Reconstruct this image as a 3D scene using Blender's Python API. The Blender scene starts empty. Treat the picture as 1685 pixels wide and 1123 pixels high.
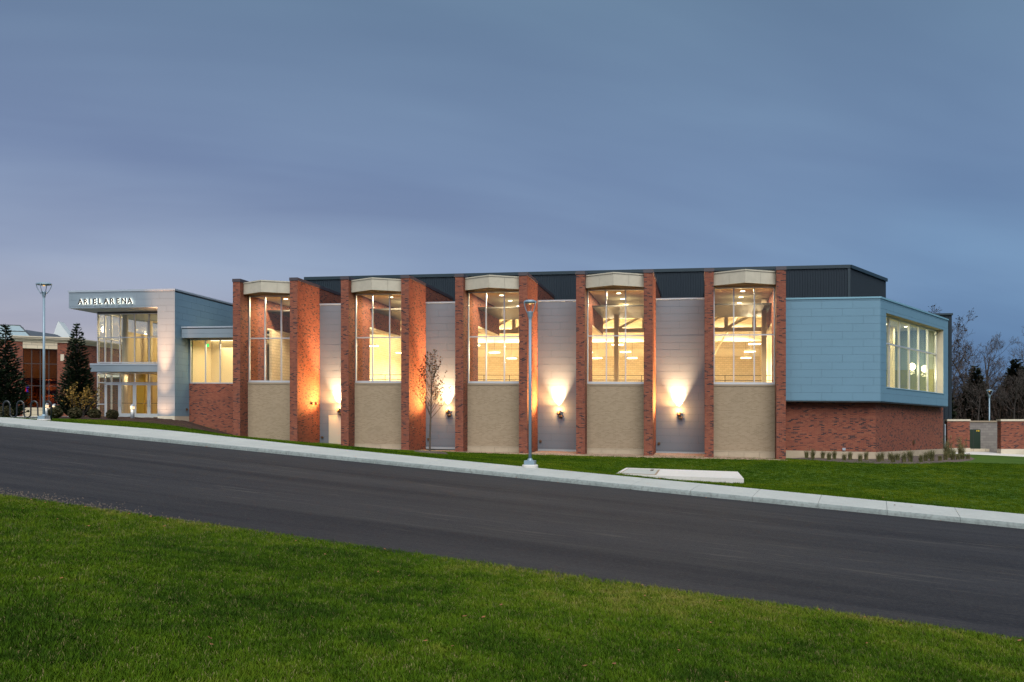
import bpy, math, random
import numpy as np
from mathutils import Vector, Matrix
R = math.radians
PI = math.pi
scene = bpy.context.scene
COL = scene.collection
rng = random.Random(7)

# ------------------------------------------------------------------ camera
CAM = Vector((-4.5835, -53.6398, 2.0793))
cam = bpy.data.cameras.new('camera')
cam.lens = 36.0 * 1470.19 / 1685.0
cam.sensor_width = 36.0
cam.shift_y = 137.7 / 1685.0
cam.clip_end = 2000.0
camo = bpy.data.objects.new('camera', cam)
COL.objects.link(camo)
camo.location = CAM
camo.rotation_euler = (PI / 2, 0, 0.2122)
scene.camera = camo

# ------------------------------------------------------------------ render, exposure
scene.view_settings.view_transform = 'Standard'
scene.view_settings.look = 'None'
scene.view_settings.exposure = 1.85
scene.view_settings.gamma = 1.0
scene.view_settings.use_curve_mapping = False
try:
    scene.cycles.use_denoising = True
    scene.cycles.denoiser = 'OPENIMAGEDENOISE'
    scene.cycles.denoising_prefilter = 'NONE'
    scene.cycles.denoising_input_passes = 'RGB_ALBEDO_NORMAL'
    scene.cycles.use_light_tree = True
    scene.cycles.max_bounces = 8
    scene.cycles.transparent_max_bounces = 16
    scene.cycles.sample_clamp_indirect = 5.0
    scene.cycles.caustics_reflective = False
    scene.cycles.caustics_refractive = False
except Exception:
    pass


# ------------------------------------------------------------------ node helper
class N:
    """tiny helper round a node tree"""
    def __init__(s, tree):
        s.t = tree
        s.t.nodes.clear()

    def new(s, typ, **kw):
        n = s.t.nodes.new(typ)
        for k, v in kw.items():
            setattr(n, k, v)
        return n

    def link(s, a, b):
        s.t.links.new(a, b)

    def put(s, sock, v):
        if hasattr(v, 'links') or hasattr(v, 'is_output'):
            s.link(v, sock)
        else:
            if hasattr(sock, 'default_value') and isinstance(v, (tuple, list)) and len(v) == 3 \
                    and len(getattr(sock, 'default_value')) == 4:
                v = (*v, 1.0)
            sock.default_value = v

    def math(s, op, a, b=0.0, c=None, clamp=False):
        n = s.new('ShaderNodeMath', operation=op)
        n.use_clamp = clamp
        s.put(n.inputs[0], a)
        s.put(n.inputs[1], b)
        if c is not None:
            s.put(n.inputs[2], c)
        return n.outputs[0]

    def mix(s, f, a, b, blend='MIX'):
        n = s.new('ShaderNodeMix', data_type='RGBA', blend_type=blend)
        s.put(n.inputs[0], f)
        s.put(n.inputs[6], a)
        s.put(n.inputs[7], b)
        return n.outputs[2]

    def ramp(s, f, stops, interp='LINEAR'):
        n = s.new('ShaderNodeValToRGB')
        n.color_ramp.interpolation = interp
        e = n.color_ramp.elements
        while len(e) > 1:
            e.remove(e[-1])
        e[0].position = stops[0][0]
        e[0].color = (*stops[0][1], 1)
        for p, c in stops[1:]:
            q = e.new(p)
            q.color = (*c, 1)
        s.put(n.inputs[0], f)
        return n.outputs[0]

    def noise(s, vec, scale, detail=3.0, rough=0.55, dist=0.0):
        n = s.new('ShaderNodeTexNoise')
        if vec is not None:
            s.link(vec, n.inputs['Vector'])
        n.inputs['Scale'].default_value = scale
        n.inputs['Detail'].default_value = detail
        n.inputs['Roughness'].default_value = rough
        n.inputs['Distortion'].default_value = dist
        return n.outputs[0]

    def maprange(s, v, a, b, c, d):
        n = s.new('ShaderNodeMapRange')
        s.put(n.inputs[0], v)
        for i, q in enumerate((a, b, c, d)):
            n.inputs[i + 1].default_value = q
        return n.outputs[0]

    def vec(s, x, y, z=0.0):
        n = s.new('ShaderNodeCombineXYZ')
        s.put(n.inputs[0], x)
        s.put(n.inputs[1], y)
        s.put(n.inputs[2], z)
        return n.outputs[0]

    def sep(s, v):
        n = s.new('ShaderNodeSeparateXYZ')
        s.link(v, n.inputs[0])
        return n.outputs

    def uv(s):
        return s.new('ShaderNodeTexCoord').outputs['UV']

    def pos(s):
        return s.new('ShaderNodeNewGeometry').outputs['Position']

    def bump(s, h, strength=0.3, dist=0.01):
        n = s.new('ShaderNodeBump')
        n.inputs['Strength'].default_value = strength
        n.inputs['Distance'].default_value = dist
        s.link(h, n.inputs['Height'])
        return n.outputs[0]


# ------------------------------------------------------------------ sky
world = bpy.data.worlds.new('World')
scene.world = world
world.use_nodes = True
n = N(world.node_tree)
SUN_ELEV, SUN_AZ = R(46), R(166)      # soft light of the bright cloud deck behind the photographer
sky = n.new('ShaderNodeTexSky', sky_type='NISHITA')
sky.sun_disc = False
sky.sun_elevation = SUN_ELEV
sky.sun_rotation = SUN_AZ
sky.air_density = 1.2
sky.dust_density = 2.0
dirv = n.new('ShaderNodeTexCoord').outputs['Generated']
d = n.sep(dirv)
elev = d[2]
# azimuth running from west (0) over north to east (1), in the half of the sky over the building
az = n.math('ADD', n.math('MULTIPLY', d[0], 0.9775), n.math('MULTIPLY', d[1], 0.2106))
west = n.maprange(az, -0.42, 0.42, 1.0, 0.0)
# cloud deck drifting in long streaks
den = n.math('ADD', n.math('MAXIMUM', elev, 0.0), 0.22)
px = n.math('DIVIDE', d[0], den)
py = n.math('DIVIDE', d[1], den)
pu = n.math('ADD', n.math('MULTIPLY', px, 0.86), n.math('MULTIPLY', py, 0.50))
pv = n.math('SUBTRACT', n.math('MULTIPLY', py, 0.86), n.math('MULTIPLY', px, 0.50))
streak = n.noise(n.vec(n.math('MULTIPLY', pu, 0.38), n.math('MULTIPLY', pv, 1.25), 0.3), 1.5, 4.0, 0.5, 0.3)
streak2 = n.noise(n.vec(n.math('MULTIPLY', pu, 0.9), n.math('MULTIPLY', pv, 1.6), 4.3), 0.8, 3.0, 0.5, 0.2)
up_w = n.ramp(elev, [(0.0, (1.90, 1.66, 1.86)), (0.09, (1.52, 1.50, 1.84)), (0.17, (1.078, 1.285, 1.842)),
                     (0.27, (0.764, 1.030, 1.627)), (0.42, (0.588, 0.898, 1.352)), (1.0, (0.735, 1.020, 1.372))])
up_e = n.ramp(elev, [(0.0, (0.255, 0.592, 1.156)), (0.07, (0.314, 0.653, 1.333)), (0.14, (0.529, 0.918, 1.607)),
                     (0.27, (0.568, 0.898, 1.490)), (0.42, (0.529, 0.857, 1.294)), (1.0, (0.735, 1.020, 1.372))])
cloud = n.mix(west, up_e, up_w)
sv = n.maprange(streak, 0.33, 0.67, 0.85, 1.15)
sv = n.math('MULTIPLY', sv, n.maprange(streak2, 0.3, 0.7, 0.92, 1.08))
cloud = n.mix(1.0, cloud, n.vec(sv, sv, n.math('ADD', n.math('MULTIPLY', sv, 0.7), 0.3)), 'MULTIPLY')
skyc = n.mix(1.0, sky.outputs[0], (0.30, 0.32, 0.34), 'MULTIPLY')
allc = n.mix(0.90, skyc, cloud)
bg = n.new('ShaderNodeBackground')
bg.inputs['Strength'].default_value = 0.077
n.link(allc, bg.inputs['Color'])
out = n.new('ShaderNodeOutputWorld')
n.link(bg.outputs[0], out.inputs[0])

# ------------------------------------------------------------------ sun (soft overcast light)
sun = bpy.data.lights.new('sun', 'SUN')
sun.energy = 1.2
sun.angle = R(54)
sun.color = (1.0, 0.945, 0.875)
suno = bpy.data.objects.new('sun', sun)
COL.objects.link(suno)
suno.rotation_euler = (R(90) - SUN_ELEV, 0, R(14))


# ------------------------------------------------------------------ materials
MATS = {}


def mat(name, color=(0.5, 0.5, 0.5), rough=0.7, metal=0.0, var=0.0, vscale=3.0, spec=0.5, bumps=0.0, bscale=40.0):
    m = bpy.data.materials.new(name)
    m.use_nodes = True
    n = N(m.node_tree)
    b = n.new('ShaderNodeBsdfPrincipled')
    o = n.new('ShaderNodeOutputMaterial')
    n.link(b.outputs[0], o.inputs[0])
    b.inputs['Roughness'].default_value = rough
    b.inputs['Metallic'].default_value = metal
    b.inputs['Specular IOR Level'].default_value = spec
    if var > 0:
        f = n.noise(n.pos(), vscale, 5.0, 0.6)
        c = n.mix(n.maprange(f, 0.3, 0.7, 0, 1), tuple(x * (1 - var) for x in color),
                  tuple(min(1, x * (1 + var)) for x in color))
        n.link(c, b.inputs['Base Color'])
    else:
        b.inputs['Base Color'].default_value = (*color, 1)
    if bumps > 0:
        n.link(n.bump(n.noise(n.pos(), bscale, 4.0), bumps), b.inputs['Normal'])
    MATS[name] = m
    return m


def emit(name, color, strength):
    m = bpy.data.materials.new(name)
    m.use_nodes = True
    n = N(m.node_tree)
    e = n.new('ShaderNodeEmission')
    e.inputs[0].default_value = (*color, 1)
    e.inputs[1].default_value = strength
    o = n.new('ShaderNodeOutputMaterial')
    n.link(e.outputs[0], o.inputs[0])
    MATS[name] = m
    return m


def brick_mat(name, stops, mortar, bw=0.2032, bh=0.0677, dark_cluster=0.13, grime=0.10):
    m = bpy.data.materials.new(name)
    m.use_nodes = True
    n = N(m.node_tree)
    b = n.new('ShaderNodeBsdfPrincipled')
    o = n.new('ShaderNodeOutputMaterial')
    n.link(b.outputs[0], o.inputs[0])
    u, v, _ = n.sep(n.uv())
    vr = n.math('DIVIDE', v, bh)
    row = n.math('FLOOR', vr)
    uu = n.math('ADD', n.math('DIVIDE', u, bw), n.math('MULTIPLY', n.math('FLOORED_MODULO', row, 2.0), 0.5))
    col = n.math('FLOOR', uu)
    fu = n.math('FRACT', uu)
    fv = n.math('FRACT', vr)
    mort = n.math('MAXIMUM', n.math('LESS_THAN', fu, 0.05), n.math('LESS_THAN', fv, 0.15))
    w = n.new('ShaderNodeTexWhiteNoise', noise_dimensions='2D')
    n.link(n.vec(col, row), w.inputs['Vector'])
    cl = n.noise(n.vec(n.math('MULTIPLY', col, 0.35), n.math('MULTIPLY', row, 0.55)), 1.0, 2.0)
    val = n.math('ADD', w.outputs[0], n.math('MULTIPLY', n.math('SUBTRACT', cl, 0.5), dark_cluster * 2))
    bc = n.ramp(val, stops, 'CONSTANT')
    g = n.noise(n.pos(), 0.6, 4.0)
    bc = n.mix(1.0, bc, n.vec(*[n.maprange(g, 0.3, 0.7, 1 - grime, 1 + grime)] * 3), 'MULTIPLY')
    c = n.mix(mort, bc, mortar)
    n.link(c, b.inputs['Base Color'])
    b.inputs['Roughness'].default_value = 0.88
    b.inputs['Specular IOR Level'].default_value = 0.25
    MATS[name] = m
    return m


RED = [(0.0, (0.040, 0.020, 0.023)), (0.11, (0.130, 0.040, 0.027)), (0.24, (0.190, 0.055, 0.033)),
       (0.5, (0.210, 0.063, 0.036)), (0.72, (0.170, 0.047, 0.029)), (0.88, (0.232, 0.076, 0.043))]
brick_mat('red_brick', RED, (0.175, 0.112, 0.090))
BEI = [(0.0, (0.240, 0.188, 0.128)), (0.25, (0.268, 0.212, 0.147)), (0.6, (0.282, 0.224, 0.157)), (0.85, (0.254, 0.200, 0.137))]
brick_mat('beige_brick', BEI, (0.305, 0.25, 0.182), dark_cluster=0.1, grime=0.06)
CMU = [(0.0, (0.62, 0.55, 0.41)), (0.5, (0.67, 0.595, 0.45))]
brick_mat('block_wall', CMU, (0.45, 0.40, 0.33), 0.406, 0.203, 0.0, 0.04)
GRB = [(0.0, (0.17, 0.155, 0.15)), (0.5, (0.20, 0.185, 0.175))]
brick_mat('grey_block', GRB, (0.15, 0.14, 0.135), 0.406, 0.203, 0.0, 0.08)
CST = [(0.0, (0.52, 0.45, 0.34)), (0.5, (0.56, 0.49, 0.37))]
brick_mat('cream_stone', CST, (0.35, 0.31, 0.25), 0.9, 0.42, 0.0, 0.06)
mat('limestone', (0.36, 0.30, 0.22), 0.85, var=0.08, vscale=2.0, bumps=0.15)
mat('sill_stone', (0.26, 0.21, 0.15), 0.85, var=0.06)
mat('precast', (0.42, 0.395, 0.325), 0.85, var=0.07, vscale=3.0)
mat('coping_dark', (0.045, 0.038, 0.048), 0.5)
mat('blue_panel', (0.113, 0.220, 0.308), 0.5, var=0.03, vscale=0.6, spec=0.3)
mat('blue_flashing', (0.14, 0.29, 0.38), 0.4, spec=0.4)
mat('blue_panel_lit', (0.165, 0.275, 0.365), 0.5, var=0.03, vscale=0.6, spec=0.3)  # same panel as the wing; missing side light put into its colour
mat('panel_joint', (0.05, 0.07, 0.085), 0.8)
mat('grey_panel', (0.122, 0.152, 0.192), 0.48, var=0.03, vscale=0.6, spec=0.4)
mat('silver_panel', (0.175, 0.228, 0.275), 0.48, var=0.03, vscale=0.6, spec=0.4)
mat('flashing', (0.32, 0.38, 0.44), 0.4, 0.2)
mat('dark_ribbed', (0.012, 0.022, 0.033), 0.6, spec=0.2)
mat('ribbed_trim', (0.014, 0.03, 0.042), 0.45, spec=0.3)
mat('aluminium', (0.55, 0.58, 0.62), 0.35, 0.5)
mat('dark_metal', (0.03, 0.03, 0.03), 0.5)
mat('cream_paint', (0.74, 0.64, 0.43), 0.85)
mat('ceiling_paint', (0.78, 0.69, 0.50), 0.9)
mat('steel_paint', (0.56, 0.49, 0.37), 0.6)
mat('white_steel', (0.72, 0.66, 0.52), 0.6)
mat('floor_dark', (0.52, 0.39, 0.24), 0.6)
mat('ochre_paint', (0.42, 0.30, 0.06), 0.7)
mat('olive_reflection', (0.17, 0.19, 0.025), 0.85)  # reflection of trees and grass in the wing glass, painted on room walls
mat('teal_reflection', (0.22, 0.31, 0.33), 0.85)  # bluish reflection in the wing glass, painted on the end wall
mat('red_board', (0.45, 0.05, 0.02), 0.7)
mat('door_paint', (0.46, 0.45, 0.38), 0.5)
mat('bronze', (0.12, 0.075, 0.045), 0.45, 0.5)
mat('pole_paint', (0.20, 0.29, 0.36), 0.4, 0.2)
mat('bollard_paint', (0.24, 0.27, 0.30), 0.4, 0.2)
mat('letter_metal', (0.025, 0.022, 0.02), 0.5)
mat('black_tube', (0.012, 0.016, 0.022), 0.3, spec=0.6)
mat('green_box', (0.012, 0.028, 0.018), 0.45)
mat('yellow_sticker', (0.6, 0.42, 0.02), 0.6)
mat('bark', (0.085, 0.065, 0.05), 0.9, var=0.25, vscale=9.0)
mat('bark_dark', (0.035, 0.028, 0.026), 0.9, var=0.2)
mat('slate', (0.05, 0.065, 0.085), 0.8, var=0.15, vscale=5.0)
mat('gable_panel', (0.52, 0.58, 0.60), 0.6)
mat('trim_stone', (0.50, 0.45, 0.36), 0.8, var=0.05)
mat('dark_frame', (0.02, 0.018, 0.02), 0.5)
mat('pebble', (0.105, 0.088, 0.072), 0.9, var=0.55, vscale=14.0)
mat('leaf_litter', (0.22, 0.085, 0.03), 0.8, var=0.5, vscale=12.0)
emit('lamp_warm', (1.0, 0.72, 0.38), 6.0)
emit('lamp_high', (1.0, 0.90, 0.66), 4.0)
emit('lamp_small', (1.0, 0.60, 0.22), 0.3)
emit('bollard_glow', (1.0, 0.70, 0.42), 0.42)
emit('pendant_white', (1.0, 0.85, 0.55), 3.0)
emit('halo_white', (1.0, 0.97, 0.80), 1.6)
emit('exit_green', (0.02, 1.0, 0.18), 0.5)
emit('neon_blue', (0.05, 0.06, 1.0), 1.2)
emit('neon_red', (1.0, 0.04, 0.05), 1.0)
emit('cove', (1.0, 0.86, 0.55), 1.2)


def leaf_mat(name, cols, rough=0.6):
    m = bpy.data.materials.new(name)
    m.use_nodes = True
    n = N(m.node_tree)
    b = n.new('ShaderNodeBsdfPrincipled')
    o = n.new('ShaderNodeOutputMaterial')
    n.link(b.outputs[0], o.inputs[0])
    b.inputs['Roughness'].default_value = rough
    b.inputs['Specular IOR Level'].default_value = 0.2
    w = n.new('ShaderNodeTexWhiteNoise', noise_dimensions='3D')
    g = n.new('ShaderNodeNewGeometry')
    oi = n.new('ShaderNodeObjectInfo')
    n.link(n.vec(g.outputs['Random Per Island'], oi.outputs['Random'], 0.3), w.inputs['Vector'])
    k = len(cols)
    c = n.ramp(w.outputs[0], [(i / k, cc) for i, cc in enumerate(cols)], 'LINEAR')
    n.link(c, b.inputs['Base Color'])
    MATS[name] = m
    return m


leaf_mat('conifer_leaf', [(0.006, 0.013, 0.007), (0.011, 0.021, 0.010), (0.018, 0.030, 0.013)])
leaf_mat('pine_leaf', [(0.008, 0.012, 0.008), (0.013, 0.018, 0.010), (0.018, 0.024, 0.012)])
leaf_mat('shrub_leaf', [(0.016, 0.02, 0.009), (0.03, 0.035, 0.013), (0.05, 0.04, 0.016)])
leaf_mat('yellow_leaf', [(0.20, 0.12, 0.02), (0.34, 0.20, 0.04), (0.12, 0.085, 0.02)])
leaf_mat('young_leaf', [(0.05, 0.045, 0.02), (0.10, 0.055, 0.025), (0.035, 0.04, 0.018), (0.14, 0.06, 0.025)])
leaf_mat('brown_leaf', [(0.026, 0.018, 0.015), (0.045, 0.027, 0.02), (0.016, 0.013, 0.012)])
leaf_mat('reed_leaf', [(0.045, 0.07, 0.02), (0.09, 0.10, 0.035), (0.16, 0.135, 0.065)])


def grass_mat(name, cols, tone_shift=0.0):
    m = bpy.data.materials.new(name)
    m.use_nodes = True
    n = N(m.node_tree)
    b = n.new('ShaderNodeBsdfPrincipled')
    o = n.new('ShaderNodeOutputMaterial')
    n.link(b.outputs[0], o.inputs[0])
    b.inputs['Roughness'].default_value = 0.7
    b.inputs['Specular IOR Level'].default_value = 0.04
    oi = n.new('ShaderNodeObjectInfo')
    big = n.noise(n.pos(), 0.22, 4.0, 0.6)
    mid = n.noise(n.pos(), 1.6, 3.0, 0.6)
    f = n.math('ADD', n.math('MULTIPLY', oi.outputs['Random'], 0.40),
               n.math('ADD', n.math('MULTIPLY', big, 1.9), n.math('MULTIPLY', mid, 1.3)))
    f = n.math('SUBTRACT', f, 1.40)
    if tone_shift:
        # the bank is darker away from the road, paler and yellower beside it
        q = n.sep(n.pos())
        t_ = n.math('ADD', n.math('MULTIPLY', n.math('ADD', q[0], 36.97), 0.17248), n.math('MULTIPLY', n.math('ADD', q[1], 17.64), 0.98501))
        f = n.math('ADD', f, n.maprange(t_, -20.5, -14.3, -tone_shift, tone_shift))
    k = len(cols) - 1
    c = n.ramp(f, [(i / k, cc) for i, cc in enumerate(cols)])
    n.link(c, b.inputs['Base Color'])
    MATS[name] = m
    return m


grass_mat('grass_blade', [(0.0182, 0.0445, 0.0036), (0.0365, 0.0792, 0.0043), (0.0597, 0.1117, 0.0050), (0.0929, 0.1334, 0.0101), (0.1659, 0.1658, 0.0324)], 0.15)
grass_mat('grass_far', [(0.0195, 0.0521, 0.0024), (0.0410, 0.0840, 0.0032), (0.0781, 0.1218, 0.0048), (0.1366, 0.1512, 0.0112)])
grass_mat('dry_blade', [(0.16, 0.13, 0.06), (0.24, 0.20, 0.10), (0.30, 0.25, 0.14)])


def ground_mat(name, c1, c2, c3, s1=0.5, s2=12.0, rough=0.95, bumps=0.4):
    m = bpy.data.materials.new(name)
    m.use_nodes = True
    n = N(m.node_tree)
    b = n.new('ShaderNodeBsdfPrincipled')
    o = n.new('ShaderNodeOutputMaterial')
    n.link(b.outputs[0], o.inputs[0])
    a = n.noise(n.pos(), s1, 5.0, 0.6)
    f = n.noise(n.pos(), s2, 6.0, 0.65)
    c = n.mix(n.maprange(a, 0.35, 0.65, 0, 1), c1, c2)
    c = n.mix(n.maprange(f, 0.45, 0.75, 0, 1), c, c3)
    n.link(c, b.inputs['Base Color'])
    b.inputs['Roughness'].default_value = rough
    b.inputs['Specular IOR Level'].default_value = 0.2
    n.link(n.bump(f, bumps, 0.05), b.inputs['Normal'])
    MATS[name] = m
    return m


ground_mat('soil_green', (0.028, 0.060, 0.006), (0.048, 0.085, 0.008), (0.034, 0.038, 0.012))
ground_mat('soil_far', (0.026, 0.070, 0.004), (0.056, 0.108, 0.006), (0.034, 0.066, 0.005), 0.35, 5.0)
ground_mat('mulch_dark', (0.038, 0.022, 0.018), (0.055, 0.032, 0.025), (0.02, 0.013, 0.012), 2.0, 22.0, bumps=1.0)
ground_mat('mulch_grey', (0.10, 0.08, 0.072), (0.13, 0.10, 0.09), (0.05, 0.038, 0.035), 2.0, 18.0, bumps=1.0)
ground_mat('gravel_bed', (0.30, 0.22, 0.16), (0.36, 0.27, 0.20), (0.12, 0.085, 0.065), 3.0, 16.0, bumps=1.0)
ground_mat('concrete', (0.36, 0.385, 0.375), (0.41, 0.435, 0.42), (0.33, 0.355, 0.345), 0.8, 9.0, 0.85, 0.08)
ground_mat('concrete_new', (0.52, 0.515, 0.495), (0.58, 0.57, 0.55), (0.48, 0.475, 0.455), 0.8, 9.0, 0.85, 0.05)
ground_mat('kerb_concrete', (0.17, 0.205, 0.205), (0.23, 0.27, 0.268), (0.12, 0.14, 0.14), 1.2, 9.0, 0.85, 0.1)  # darker copy of the concrete: dirt and the face's shade in the colour


def asphalt_mat():
    m = bpy.data.materials.new('asphalt')
    m.use_nodes = True
    n = N(m.node_tree)
    b = n.new('ShaderNodeBsdfPrincipled')
    o = n.new('ShaderNodeOutputMaterial')
    n.link(b.outputs[0], o.inputs[0])
    u, v, _ = n.sep(n.uv())
    p = n.pos()
    fine = n.noise(p, 55.0, 3.0, 0.7)
    mid = n.noise(p, 3.0, 5.0, 0.6)
    streak = n.noise(n.vec(n.math('MULTIPLY', u, 0.05), n.math('MULTIPLY', v, 1.1)), 1.0, 4.0, 0.6, 0.4)
    streak_f = n.noise(n.vec(n.math('MULTIPLY', u, 0.35), n.math('MULTIPLY', v, 5.0)), 1.0, 4.0, 0.65, 0.3)
    c = n.mix(n.maprange(fine, 0.3, 0.7, 0, 1), (0.0056, 0.0062, 0.0094), (0.0170, 0.0178, 0.0232))
    c = n.mix(n.math('MULTIPLY', n.maprange(streak, 0.42, 0.66, 0, 1), 0.5), c, (0.044, 0.043, 0.044))
    lanes = n.noise(n.vec(n.math('MULTIPLY', u, 0.012), n.math('MULTIPLY', v, 0.42)), 1.0, 2.0, 0.5, 0.2)
    c = n.mix(n.math('MULTIPLY', n.maprange(lanes, 0.42, 0.62, 0, 1), 0.5), c, (0.034, 0.0345, 0.039))
    # dusty tyre tracks, a little paler and browner
    trk = n.math('MULTIPLY', n.maprange(streak_f, 0.56, 0.74, 0, 1), 0.45)
    lane = n.math('SUBTRACT', 1.0, n.math('MULTIPLY', n.math('ABSOLUTE', n.math('ADD', v, 4.2)), 0.55), clamp=True)
    lane2 = n.math('SUBTRACT', 1.0, n.math('MULTIPLY', n.math('ABSOLUTE', n.math('ADD', v, 9.3)), 0.5), clamp=True)
    c = n.mix(n.math('MULTIPLY', trk, n.math('ADD', n.math('ADD', lane, lane2), 0.25)), c, (0.15, 0.135, 0.11))
    c = n.mix(n.math('MULTIPLY', n.maprange(mid, 0.4, 0.7, 0, 1), 0.22), c, (0.026, 0.026, 0.031))
    spk = n.noise(p, 14.0, 3.0, 0.8)
    c = n.mix(n.math('MULTIPLY', n.maprange(spk, 0.4, 0.75, 0, 1), 0.28), c, (0.085, 0.08, 0.076))
    dust = n.math('GREATER_THAN', n.noise(p, 9.0, 4.0, 0.75), 0.735)
    c = n.mix(n.math('MULTIPLY', dust, 0.35), c, (0.24, 0.21, 0.17))
    n.link(c, b.inputs['Base Color'])
    b.inputs['Roughness'].default_value = 0.78
    b.inputs['Specular IOR Level'].default_value = 0.15
    n.link(n.bump(fine, 0.5, 0.01), b.inputs['Normal'])
    MATS['asphalt'] = m


asphalt_mat()


def glass_mat(name, tint=(1, 1, 1), f0=0.10, ior=1.5, refl=(1, 1, 1)):
    m = bpy.data.materials.new(name)
    m.use_nodes = True
    n = N(m.node_tree)
    t = n.new('ShaderNodeBsdfTransparent')
    t.inputs[0].default_value = (*tint, 1)
    g = n.new('ShaderNodeBsdfGlossy')
    g.inputs['Color'].default_value = (*refl, 1)
    g.inputs['Roughness'].default_value = 0.01
    ge = n.new('ShaderNodeNewGeometry')
    dt = n.new('ShaderNodeVectorMath', operation='DOT_PRODUCT')
    n.link(ge.outputs['Incoming'], dt.inputs[0])
    n.link(ge.outputs['Normal'], dt.inputs[1])
    c1 = n.math('SUBTRACT', 1.0, n.math('ABSOLUTE', dt.outputs['Value']), clamp=True)
    f = n.math('ADD', n.math('MULTIPLY', n.math('POWER', c1, 5.0), 1.0 - f0), f0, clamp=True)
    mx = n.new('ShaderNodeMixShader')
    n.link(f, mx.inputs[0])
    n.link(t.outputs[0], mx.inputs[1])
    n.link(g.outputs[0], mx.inputs[2])
    o = n.new('ShaderNodeOutputMaterial')
    n.link(mx.outputs[0], o.inputs[0])
    MATS[name] = m


glass_mat('glass', (0.97, 0.96, 0.90), 0.035)
glass_mat('glass_reflective', (0.94, 0.95, 0.82), 0.04)
glass_mat('glass_dark', (0.42, 0.27, 0.24), 0.012, 1.32, (0.8, 0.68, 0.78))
mat('glass_roof', (0.34, 0.44, 0.46), 0.25, spec=0.5)  # opaque pale colour holds the sky's reflection on the glass

# ------------------------------------------------------------------ mesh builder
KS = -0.0137          # the arena's floor lines fall gently with the street


def shear(p):
    return (p[0], p[1], p[2] + KS * p[0])


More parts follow.
